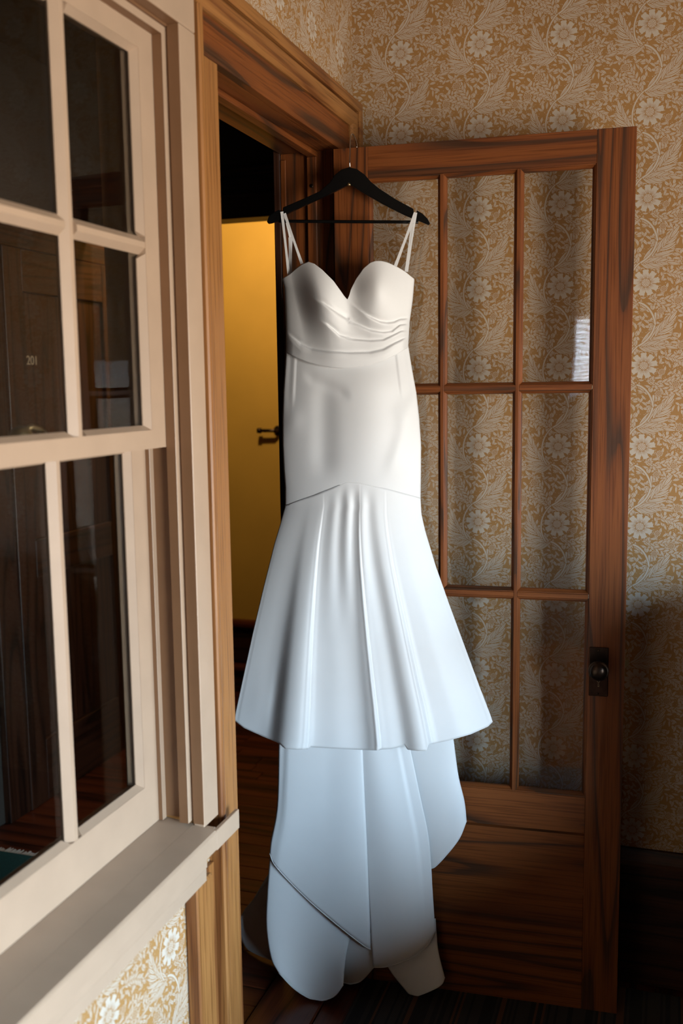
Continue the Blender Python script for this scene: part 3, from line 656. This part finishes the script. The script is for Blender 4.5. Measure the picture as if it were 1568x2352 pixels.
for yk in (-0.22, 0.08):
    boxes('strap', [((-0.1745, 0.1745), (yk-0.016, yk+0.016), (0.4802, 0.484)), ((-0.1745, -0.1702), (yk-0.016, yk+0.016), (0.012, 0.4802)), ((0.1702, 0.1745), (yk-0.016, yk+0.016), (0.012, 0.4802))], STRAP, sc_)
tube('handle', [(0, -0.09, 0.475), (0, -0.085, 0.505), (0, -0.05, 0.52), (0, 0.01, 0.52), (0, 0.045, 0.505), (0, 0.05, 0.475)], 0.009, LEATHER, sc_)
for yk in (-0.155, 0.015): box('clasp', (-0.02, 0.02), (yk-0.015, yk+0.015), (0.4795, 0.484), BRASS, sc_, bevel=0.001)
DRESS = {
 'LEFT': [(-0.1672,1.8158),(-0.1652,1.8055),(-0.1603,1.785),(-0.159,1.7442),(-0.1582,1.6826),(-0.1591,1.6362),(-0.1621,1.6),(-0.1677,1.5375),(-0.1713,1.4746),(-0.1726,1.4112),(-0.1707,1.3474),(-0.1683,1.3047),(-0.1693,1.2585),(-0.1812,1.2184),(-0.199,1.1639),(-0.2296,1.0535),(-0.2607,0.9357),(-0.2901,0.816),(-0.3096,0.7351),(-0.315,0.7096),(-0.3255,0.6651),(-0.3385,0.618)],
 'RIGHT': [(0.151,1.8048),(0.1509,1.7919),(0.1466,1.7454),(0.1393,1.6956),(0.1359,1.6404),(0.1439,1.5897),(0.154,1.5337),(0.1609,1.4723),(0.1649,1.4107),(0.1647,1.3486),(0.1634,1.2809),(0.1653,1.2442),(0.1746,1.2023),(0.1995,1.1182),(0.2308,1.0286),(0.2675,0.9281),(0.3044,0.827),(0.3308,0.7577),(0.3371,0.7384),(0.3488,0.7041),(0.3627,0.6611)],
 'NECK': [(-0.1674,1.8046),(-0.1577,1.8093),(-0.1468,1.8151),(-0.1306,1.8277),(-0.1166,1.8372),(-0.1006,1.8427),(-0.0859,1.8371),(-0.0672,1.8224),(-0.0413,1.7963),(-0.0258,1.7747),(-0.0156,1.7602),(-0.0083,1.752),(-0.004,1.7599),(0.0014,1.7758),(0.0142,1.7995),(0.0321,1.8229),(0.0477,1.8353),(0.0601,1.8388),(0.0735,1.8383),(0.0889,1.8338),(0.1113,1.823),(0.1296,1.8115),(0.1418,1.8012),(0.153,1.7919)],
 'WAIST': [(-0.1775,1.6355),(-0.1592,1.6321),(-0.1347,1.6192),(-0.108,1.6084),(-0.0814,1.6007),(-0.0496,1.595),(-0.0178,1.5924),(0.0139,1.5939),(0.0454,1.5985),(0.0767,1.6071),(0.108,1.6218),(0.1359,1.6384),(0.1493,1.6452)],
 'SEAM': [(-0.1861,1.2486),(-0.1693,1.2585),(-0.1305,1.2729),(-0.0976,1.2839),(-0.054,1.3012),(-0.0161,1.3174),(0.0106,1.3165),(0.0425,1.3104),(0.0953,1.2981),(0.1373,1.2869),(0.1634,1.2798),(0.1842,1.2738)],
 'HEM': [(-0.3243,0.7091),(-0.3151,0.7061),(-0.2901,0.6879),(-0.2445,0.6698),(-0.1992,0.653),(-0.1824,0.6391),(-0.154,0.6385),(-0.1222,0.6416),(-0.1176,0.6475),(-0.0638,0.6474),(0.0029,0.648),(0.0558,0.649),(0.0613,0.6516),(0.0908,0.6556),(0.1235,0.6665),(0.1299,0.6557),(0.1558,0.654),(0.1763,0.6552),(0.1806,0.6711),(0.2309,0.6851),(0.2838,0.7037),(0.3257,0.7258),(0.3371,0.7384),(0.3517,0.7458)],
 'F1': [(-0.0063,1.7499),(0.0155,1.7311),(0.0465,1.7081),(0.0692,1.6974),(0.0878,1.6939),(0.1033,1.6955),(0.1167,1.7012),(0.1372,1.7027)],
 'F2': [(-0.0947,1.7596),(-0.0684,1.7446),(-0.0319,1.7182),(0.0046,1.696),(0.0462,1.6778),(0.0773,1.672),(0.098,1.6745),(0.1166,1.6882),(0.1372,1.6907)],
 'F3': [(-0.0796,1.7083),(-0.0586,1.6955),(-0.0273,1.6673),(0.0041,1.6574),(0.0459,1.6534),(0.0771,1.6548),(0.1031,1.6663),(0.1186,1.674),(0.1371,1.6756)],
 'F4': [(-0.1592,1.6847),(-0.1466,1.67),(-0.1234,1.6489),(-0.0968,1.637),(-0.0649,1.6312),(-0.0068,1.626),(0.0457,1.626),(0.077,1.6325),(0.103,1.6461),(0.137,1.6615)],
 'HANG_T': [(-0.1987,1.9382),(-0.1941,1.9501),(-0.1832,1.9586),(-0.1682,1.9649),(-0.1661,1.9618),(-0.1598,1.9615),(-0.1585,1.9695),(-0.1064,1.9879),(-0.0695,2.0019),(-0.0463,2.0194),(-0.0325,2.0374),(-0.0169,2.0483),(0.0007,2.0522),(0.0191,2.0473),(0.0374,2.0337),(0.0516,2.0173),(0.0698,2.0018),(0.1103,1.9744),(0.1496,1.9521),(0.1506,1.9452),(0.1566,1.943),(0.1586,1.9478),(0.1707,1.9404),(0.1827,1.9282),(0.1877,1.9182)],
 'HANG_B': [(0.1847,1.9145),(0.1726,1.9199),(0.1555,1.9274),(0.1303,1.9383),(0.0797,1.9651),(0.0288,1.996),(0.0104,2.0087),(0.0002,2.0141),(-0.0123,2.0088),(-0.0331,2.0001),(-0.0855,1.9799),(-0.1333,1.9613),(-0.1546,1.9523),(-0.1709,1.939),(-0.1902,1.9348),(-0.1955,1.9341)],
 'HOOK': [(0.0017,2.0473),(0.0028,2.0978)],
 'BAR': [(-0.1709,1.939),(0.1606,1.9223)],
 'STRAPS': [(-0.163,1.9607),(-0.149,1.8151),(-0.1567,1.9564),(-0.143,1.9007),(-0.143,1.9007),(-0.1457,1.817),(-0.1567,1.9564),(-0.1166,1.8383),(0.1546,1.9441),(0.1062,1.8232),(0.1526,1.9442),(0.1454,1.9132),(0.1454,1.9132),(0.1307,1.8124),(0.1556,1.944),(0.1337,1.8113)],
 'P1T': [(-0.1991,0.6553),(-0.1311,0.6536),(-0.0525,0.6583),(0.0163,0.6567)],
 'P1L': [(-0.1991,0.6553),(-0.2074,0.487),(-0.2257,0.3917),(-0.23,0.3559)],
 'P1R': [(0.0163,0.6567),(0.0212,0.5036),(0.0256,0.3888),(0.0297,0.2374),(0.0319,0.1194)],
 'P1B': [(-0.23,0.3559),(-0.2123,0.3195),(-0.1386,0.2453),(-0.0537,0.1761),(0.0139,0.1271),(0.0319,0.1194)],
 'P2T': [(0.0097,0.662),(0.1343,0.6694)],
 'P2L': [(0.0097,0.662),(0.0206,0.4461),(0.0277,0.2607),(0.0371,0.0699)],
 'P2R': [(0.1343,0.6694),(0.1608,0.5364),(0.1822,0.4245),(0.1917,0.2759),(0.197,0.1858)],
 'P2B': [(0.0371,0.0699),(0.0755,0.0765),(0.1316,0.1038),(0.176,0.1439),(0.197,0.1858)],
 'P3T': [(0.1181,0.674),(0.2415,0.6979)],
 'P3L': [(0.1181,0.674),(0.1553,0.5133),(0.182,0.35)],
 'P3R': [(0.2415,0.6979),(0.2544,0.5989),(0.2694,0.5328),(0.2748,0.4827)],
 'P3B': [(0.182,0.35),(0.2017,0.3609),(0.2524,0.4278),(0.2748,0.4827)],
 'P4T': [(-0.226,0.3799),(-0.1492,0.2918),(-0.0701,0.228),(-0.008,0.1984)],
 'P4L': [(-0.226,0.3799),(-0.2396,0.2479),(-0.2442,0.1513),(-0.2332,0.0675),(-0.2129,0.027)],
 'P4R': [(-0.008,0.1984),(-0.0319,0.1008),(-0.0411,0.0133)],
 'P4B': [(-0.2129,0.027),(-0.1668,-0.0167),(-0.1147,-0.0388),(-0.0681,-0.0237),(-0.0411,0.0133)],
 'P5T': [(-0.0588,0.2172),(0.0424,0.1561)],
 'P5L': [(-0.0588,0.2172),(-0.0432,0.1116),(-0.0445,0.0129)],
 'P5R': [(0.0424,0.1561),(0.0393,0.0702)],
 'P5B': [(-0.0445,0.0129),(-0.0181,0.0182),(0.0071,0.0307),(0.0393,0.0702)],
 'P6T': [(0.0315,0.1905),(0.1982,0.2185)],
 'P6L': [(0.0315,0.1905),(0.0732,0.081),(0.1366,-0.0026)],
 'P6R': [(0.1982,0.2185),(0.2046,0.1374),(0.2211,0.0628)],
 'P6B': [(0.1366,-0.0026),(0.1813,0.0204),(0.2112,0.0416),(0.2211,0.0628)],
}
# ------------------------------------------------------------------ hanger and wedding dress
TH = math.radians(7.0); OX, OY = 0.0715, -0.262
def satin():
    m, nt, b, out = new_mat('ivory_satin')
    v, _ = obj_coords(nt, (900, 900, 900), rand=0.0); n = noise(nt, v, 1.0, 2.0)
    v2, _ = obj_coords(nt, (1, 1, 1), rand=0.0); n2 = noise(nt, v2, 9.0, 3.0)
    nt.links.new(ramp(nt, n2, [(0.2, (0.75, 0.745, 0.74)), (0.8, (0.79, 0.787, 0.784))]), b.inputs['Base Color'])
    b.inputs['Roughness'].default_value = 0.50; b.inputs['Specular IOR Level'].default_value = 0.35
    b.inputs['Sheen Weight'].default_value = 0.08
    bump(nt, b, n, 0.12, 0.0004); return m
SATIN = satin()
def curve(k): return np.array(DRESS[k], float)
def by_z(k):
    c = curve(k); c = c[np.argsort(c[:, 1])]; return lambda z: np.interp(z, c[:, 1], c[:, 0])
def by_u(k):
    c = curve(k); return lambda u: np.interp(u, c[:, 0], c[:, 1])
uL, uR = by_z('LEFT'), by_z('RIGHT'); neck, waist, seam, hem = by_u('NECK'), by_u('WAIST'), by_u('SEAM'), by_u('HEM')
# cutting-pattern coordinates (roughly millimetres) in which the drape is laid out
PFIT = [-47.805, -821.432, 2273.666]
def PXY(u, z): return 800+(u-(-0.0264+0.01274*(z-0.0894)))/(0.00114855-0.0000582*z), float(np.polyval(PFIT, z))
def S(a, b, x):
    t = np.clip((x-a)/(b-a), 0, 1); return t*t*(3-2*t)
def gs(x, c, s): return math.exp(-((x-c)/s)**2)
def pat(k): return [PXY(u, z) for u, z in DRESS[k]]
FOLD = {}
for k_ in ('F1', 'F2', 'F3', 'F4'):
    q = np.array(pat(k_)); FOLD[k_] = q[np.argsort(q[:, 0])]
FP = np.array([(538,0),(575,.010),(605,.018),(630,.030),(655,.062),(680,.071),(704,.069),(709,.062),(712,.046),(735,.047),(775,.049),(815,.045),(838,.047),(852,.056),(864,.067),(868,.068),(872,.051),(888,.053),(922,.046),(932,.050),(940,.064),(958,.068),(976,.066),(980,.057),(984,.043),(1010,.042),(1050,.036),(1095,.018),(1131,0)])
tg = np.linspace(0, 1, 1201); fg = np.interp(tg, (FP[:, 0]-538)/593.0, FP[:, 1])
def blur(a, n):
    k = np.hanning(n); return np.convolve(np.pad(a, n//2, mode='edge'), k/k.sum(), 'valid')
crisp = np.max([np.exp(-((tg*593+538-c)/9.0)**2) for c in (709, 870, 980)], axis=0)       # pleat edges stay sharp, the rest is soft
fg = blur(fg, 17)*crisp+blur(fg, 91)*(1-crisp); fg *= 1.25*np.clip(tg/0.02, 0, 1)*np.clip((1-tg)/0.02, 0, 1)
def prof(t, e=0.62): return max(0.0, 1-abs(2*t-1)**2.2)**e
def w_bodice(t, X, Y):
    w = 0.052*prof(t)
    r = 734+(Y-690)*0.22
    w += 0.050*S(r-56, r+6, X)*(1-0.75*S(r+6, r+95, X))*gs(Y, 690, 95)
    w += 0.034*gs(X, 868, 40)*gs(Y, 668, 70)*S(0, 0.12, 1-t)
    w -= 0.016*gs(X, 802, 26)*gs(Y, 690, 60)
    for k_, h, sg, lo in (('F1', .0085, 26, 800), ('F2', .0085, 30, 722), ('F3', .0080, 30, 735), ('F4', .0085, 30, 658)):
        q = FOLD[k_]; d = Y-np.interp(X, q[:, 0], q[:, 1])
        a = S(lo-6, lo+40, X)*S(0, 0.05, 1-t)
        # the cloth swells towards the pleat edge and tucks in just above it
        w += h*a*(math.exp(-max(d, 0)/sg)*S(-3.0, 2.5, d) - 0.35*gs(d, -5, 7))
    q = FOLD['F4']; d = Y-np.interp(X, q[:, 0], q[:, 1]); w += 0.004*S(0, 14, d)*S(0, 0.06, t)*S(0, 0.06, 1-t)
    return w
def w_body(t, X, Y):
    A = np.interp(Y, [800, 900, 1000, 1130], [0.052, 0.052, 0.052, 0.050]); w = A*prof(t, 0.80)
    w += 0.013*gs(X, 850+(Y-950)*-0.12, 80)*S(815, 900, Y)*(1-0.5*S(1060, 1140, Y))
    w -= 0.0070*gs(X, 744, 26)*S(850, 930, Y)*(1-S(1040, 1120, Y))
    w += 0.006*gs(X-(955-(Y-900)*0.30), 0, 20)*S(880, 930, Y)*(1-S(1050, 1110, Y))
    w -= 0.004*math.exp(-max(0, Y-832)/24.0)*gs(X, 770, 70)*S(835, 850, Y)
    w -= 0.0035*gs(Y-(862+(X-700)*0.45), 0, 15)*S(690, 720, X)*(1-S(780, 810, X))
    for xa, ya, xb, yb in ((678, 818, 672, 945), (907, 808, 922, 930)):     # darts
        f = min(max((Y-ya)/(yb-ya), 0), 1); xd = xa+(xb-xa)*f; s_ = 1 if xa > 800 else -1
        w += 0.0035*(1-S(0.6, 1.0, f))*S(-2.2, 2.2, (X-xd)*s_)*math.exp(-max(0, (X-xd)*s_)/20) + 0.004*gs(X, xb, 20)*gs(Y, yb+18, 30)
    return w
def w_skirt(t, X, Y, v):
    g = S(0.0, 1.0, v*0.92+0.04)**0.85 if v > 0 else 0.0
    w = (1-g)*(0.051*prof(t, 0.80)+0.0068*gs(X, 828, 80)) + g*(np.interp(t, tg, fg)+0.006*prof(t))
    rip = math.sin((t-0.34)*2*math.pi/0.105)
    w += 0.0034*rip*gs(t, 0.50, 0.15)*S(0.0, 0.10, v)*(1-S(0.22, 0.65, v))
    w += 0.003*gs(t, 0.10, 0.05)*gs(v, 0.86, 0.10) - 0.003*gs(t, 0.155, 0.02)*gs(v, 0.85, 0.16)
    return w
def LOC(u, z, w): return (u+w*(0.1864-0.42*u), -0.9824*w, z+w*(1.55-z)*0.42)      # cloth that swells forward also lifts a little

dress = empty('wedding_dress', (OX, OY, 0.0), TH)
tag(dress, 'white satin mermaid wedding dress hanging from a black hanger on the open door', 'dress')
def sheet(name, fn, nu, nv, parent, thick=0.0016, mat=None, sub=False):
    V = [fn(i/nu, j/nv) for j in range(nv+1) for i in range(nu+1)]
    Fs = [(j*(nu+1)+i, j*(nu+1)+i+1, (j+1)*(nu+1)+i+1, (j+1)*(nu+1)+i) for j in range(nv) for i in range(nu)]
    o = mesh_obj(name, V, Fs, mat or SATIN, parent, True)
    if thick:
        md = o.modifiers.new('thickness', 'SOLIDIFY'); md.thickness = thick; md.offset = 0.0
    return o
def solve(t, f, z0):
    z = z0
    for _ in range(12):
        u = uL(z)+t*(uR(z)-uL(z)); z = 0.5*z+0.5*float(f(u))
    return z
def band(ftop, fbot, wf, z0, z1, nu, nv, name, drop=0.0):
    cols = [(solve(i/nu, ftop, z0), solve(i/nu, fbot, z1)) for i in range(nu+1)]
    def fn(t, v):
        zt, zb = cols[int(round(t*nu))]; z = zt+(zb-zt)*v; u = float(uL(z)+t*(uR(z)-uL(z))); X, Y = PXY(u, z)
        return LOC(u, z, wf(t, X, Y, v) if wf is w_skirt else wf(t, X, Y))
    return sheet(name, fn, nu, nv, dress)
bod = band(neck, waist, w_bodice, 1.80, 1.59, 150, 110, 'bodice')
bdy = band(lambda u: waist(u)+0.004, seam, lambda t, X, Y: w_body(t, X, Y)-0.0045*S(0, .05, t)*S(0, .05, 1-t)*(1-S(835, 1000, Y)), 1.59, 1.3, 110, 100, 'fitted_skirt')
skt = band(lambda u: seam(u)+0.003, hem, w_skirt, 1.3, 0.66, 260, 110, 'flared_skirt')
# raised seams
def seam_line(name, k, wf, off, r=0.0011, shrink=2):
    pts = []
    c = curve(k); us = np.linspace(c[0, 0], c[-1, 0], 60)
    for u in us:
        z = float(np.interp(u, c[:, 0], c[:, 1])); a, b_ = float(uL(z)), float(uR(z)); t = (u-a)/(b_-a)
        if 0.012 < t < 0.988:
            X, Y = PXY(u, z); pts.append(LOC(u, z, wf(t, X, Y)+off))
    return tube(name, pts, r, SATIN, dress, 6)
seam_line('knee_seam', 'SEAM', w_body, 0.0004, 0.0010)
seam_line('waist_seam', 'WAIST', w_bodice, -0.0006, 0.0010)
# the back of the dress, a flatter sheet behind
zb = float(PXY(0, 1.72)[1])
def back_fn(t, v):
    zt = 1.725-0.0*t; z0 = 0.745; z = zt+(z0-zt)*v
    a, b_ = float(uL(z)), float(uR(z)); return LOC(a+t*(b_-a), z, -0.012*prof(t))
sheet('dress_back', back_fn, 40, 60, dress)
# shoulder straps: thin ribbons from the notches of the hanger
def ribbon(a, b, wa, wb, wd=0.0075, bow=0.004):
    (u0, z0), (u1, z1) = a, b; n_ = 12; V = []
    for i in range(n_+1):
        f = i/n_; u = u0+(u1-u0)*f; z = z0+(z1-z0)*f; w = wa+(wb-wa)*f+bow*math.sin(math.pi*f)
        L_ = math.hypot(u1-u0, z1-z0); nx, nz = -(z1-z0)/L_, (u1-u0)/L_; h = wd/2*(1-0.25*math.sin(math.pi*f))
        for s_, d in ((-1, 0.0006), (1, 0.0006), (1, -0.0006), (-1, -0.0006)): V.append(LOC(u+nx*h*s_, z+nz*h*s_, w+d))
    Fs = [(3, 2, 1, 0), tuple(4*n_+i for i in range(4))]
    for i in range(n_):
        for k in range(4): Fs.append((4*i+k, 4*i+(k+1) % 4, 4*i+4+(k+1) % 4, 4*i+4+k))
    return mesh_obj('shoulder_strap', V, Fs, SATIN, dress)
sp = DRESS['STRAPS']
for (i, wa, wb, wd) in ((0, .008, .012, .0075), (2, -.008, -.010, .0070), (4, -.010, -.006, .0105), (6, .009, .030, .0075),
                        (8, .009, .034, .0080), (10, -.008, -.010, .0065), (12, -.010, -.008, .0045), (14, .008, .014, .0060)):
    ribbon(sp[i], sp[i+1], wa, wb, wd)
# hanging train panels below the skirt
def coons(name, T_, B_, L_, R_, wfn, nu=36, nv=46):
    def par(k):
        c = curve(k)
        if len(c) > 2:                                    # smooth the drawn line
            e = np.vstack([2*c[0]-c[1], c, 2*c[-1]-c[-2]]); q = []
            for i in range(1, len(e)-2):
                for f in np.linspace(0, 1, 8, endpoint=False):
                    p0, p1, p2, p3 = e[i-1], e[i], e[i+1], e[i+2]
                    q.append(0.5*(2*p1+(p2-p0)*f+(2*p0-5*p1+4*p2-p3)*f*f+(3*p1-p0-3*p2+p3)*f**3))
            c = np.array(q+[c[-1]])
        d = np.r_[0, np.cumsum(np.hypot(*np.diff(c, axis=0).T))]; d /= d[-1]
        return lambda s: np.array([np.interp(s, d, c[:, 0]), np.interp(s, d, c[:, 1])])
    t_, b_, l_, r_ = par(T_), par(B_), par(L_), par(R_)
    def fn(s, v):
        p = (1-v)*t_(s)+v*b_(s)+(1-s)*l_(v)+s*r_(v)-((1-s)*(1-v)*t_(0)+s*(1-v)*t_(1)+(1-s)*v*b_(0)+s*v*b_(1))
        q = LOC(p[0], p[1], wfn(s, v)); return (q[0], q[1], max(q[2], 0.0135))
    o = sheet(name, fn, nu, nv, dress)
    # rolled hem along the lower edge
    tube('rolled_hem', [fn(s, 1.0) for s in np.linspace(0, 1, 40)], 0.0016, SATIN, o, 6)
    return o
coons('train_panel', 'P1T', 'P1B', 'P1L', 'P1R', lambda s, v: 0.004+0.016*prof(s, .8)*(0.6+0.4*v)+0.006*S(.06, .12, s)*(1-.5*v)+0.011*S(.55, 1, s)+0.003*math.sin(s*9+v*2)*v)
coons('train_panel', 'P2T', 'P2B', 'P2L', 'P2R', lambda s, v: 0.006+0.018*prof(0.12+0.80*s, .8)+0.004*S(.74, .80, s)*(1-S(.5, .95, v))*-1+0.003*math.sin(s*7-v*2))
coons('train_panel', 'P3T', 'P3B', 'P3L', 'P3R', lambda s, v: -0.012+0.010*prof(s, .8)+0.006*v*(1-s))
coons('train_panel', 'P4T', 'P4B', 'P4L', 'P4R', lambda s, v: -0.004+0.064*v*v+0.022*prof(s, .8)*(0.4+0.6*v)+0.008*math.sin(s*5.5+2.2*v)*v)
coons('train_panel', 'P5T', 'P5B', 'P5L', 'P5R', lambda s, v: -0.010+0.02*v*s)
coons('train_panel', 'P6T', 'P6B', 'P6L', 'P6R', lambda s, v: -0.006+0.018*v+0.014*prof(s, .9)*v-0.010*gs(s+0.8*v, 1.05, .22)*v)
# end of the train lying on the floor in the doorway
edge = [(-0.302, -0.19, 0.060), (-0.296, -0.19, 0.095), (-0.276, -0.19, 0.132), (-0.250, -0.19, 0.164), (-0.202, -0.195, 0.247), (-0.155, -0.205, 0.275)]
foot = [(-0.322, -0.119, 0.008), (-0.290, -0.165, 0.008), (-0.267, -0.181, 0.008), (-0.226, -0.202, 0.008), (-0.180, -0.214, 0.008), (-0.143, -0.219, 0.008)]
fo2 = [(-0.325, -0.165, 0.040), (-0.305, -0.195, 0.035), (-0.280, -0.215, 0.03), (-0.245, -0.228, 0.03), (-0.200, -0.240, 0.03), (-0.150, -0.245, 0.03)]
def to_local(p):
    dx, dy = p[0]-OX, p[1]-OY; return (dx*math.cos(TH)+dy*math.sin(TH), -dx*math.sin(TH)+dy*math.cos(TH), p[2])
def tail(s, v):
    A = np.array(edge); B = np.array(foot); M_ = np.array(fo2); x = np.linspace(0, 1, 6)
    a, b_, m_ = [np.array([np.interp(s, x, Q[:, k]) for k in range(3)]) for Q in (A, B, M_)]
    p = (1-v)**2*a+2*v*(1-v)*m_+v*v*b_; p[2] += 0.008*math.sin(s*10)*math.sin(math.pi*v); p[2] = max(p[2], 0.0075); return to_local(p)
tl = sheet('train_end', tail, 24, 24, dress)
# hanger
hang = empty('clothes_hanger', (OX, OY, 1.90), TH); tag(hang, 'black wooden clothes hanger hooked over the top of the open door', 'hanger')
def hl(u, z, y=0.0): return (u, y, z-1.90)
poly = [tuple(p) for p in DRESS['HANG_T']]+[tuple(p) for p in DRESS['HANG_B']]
bm = bmesh.new(); fr_ = [bm.verts.new(hl(u, z, -0.0062)) for u, z in poly]; bk_ = [bm.verts.new(hl(u, z, 0.0062)) for u, z in poly]; n_ = len(poly)
bm.faces.new(fr_); bm.faces.new(bk_[::-1])
for i in range(n_): bm.faces.new((fr_[i], bk_[i], bk_[(i+1) % n_], fr_[(i+1) % n_]))
bmesh.ops.recalc_face_normals(bm, faces=bm.faces[:])
ed = [e for e in bm.edges if abs(e.verts[0].co.y-e.verts[1].co.y) < 1e-6]
bmesh.ops.bevel(bm, geom=ed, offset=0.0018, segments=2, affect='EDGES')
bmesh.ops.triangulate(bm, faces=[f for f in bm.faces if len(f.verts) > 4])
bm_obj('hanger_body', bm, BLACK, hang)
(b0, b1) = DRESS['BAR']; tube('trouser_bar', [hl(b0[0]+(b1[0]-b0[0])*f, b0[1]+(b1[1]-b0[1])*f) for f in np.linspace(0, 1, 8)], 0.0037, BLACK, hang)
h0, h1 = DRESS['HOOK']; zt = 2.1067+0.008
hook = [hl(h0[0], h0[1]-0.004), hl(h0[0], h0[1]+0.02), hl(h1[0], h1[1]), hl(h1[0]+0.0005, zt)]
ry = 0.0415
for a in np.linspace(20, 180, 15): hook.append(hl(h1[0]+0.001, zt+0.020*math.sin(math.radians(a)), ry-ry*math.cos(math.radians(a))))
hook.append(hl(h1[0]+0.001, zt-0.025, 2*ry)); 
hk = tube('hook', hook, 0.0016, STEEL, hang, 8); hk['label'] = 'thin polished steel hook'
zc = DRESS['HANG_B'][7]
lathe('swivel_ferrule', [(0.0035, -0.002), (0.0045, 0.0), (0.003, 0.004)], BRASS, hang, 12, Matrix.Translation(hl(zc[0], zc[1]-0.001, -0.004)))
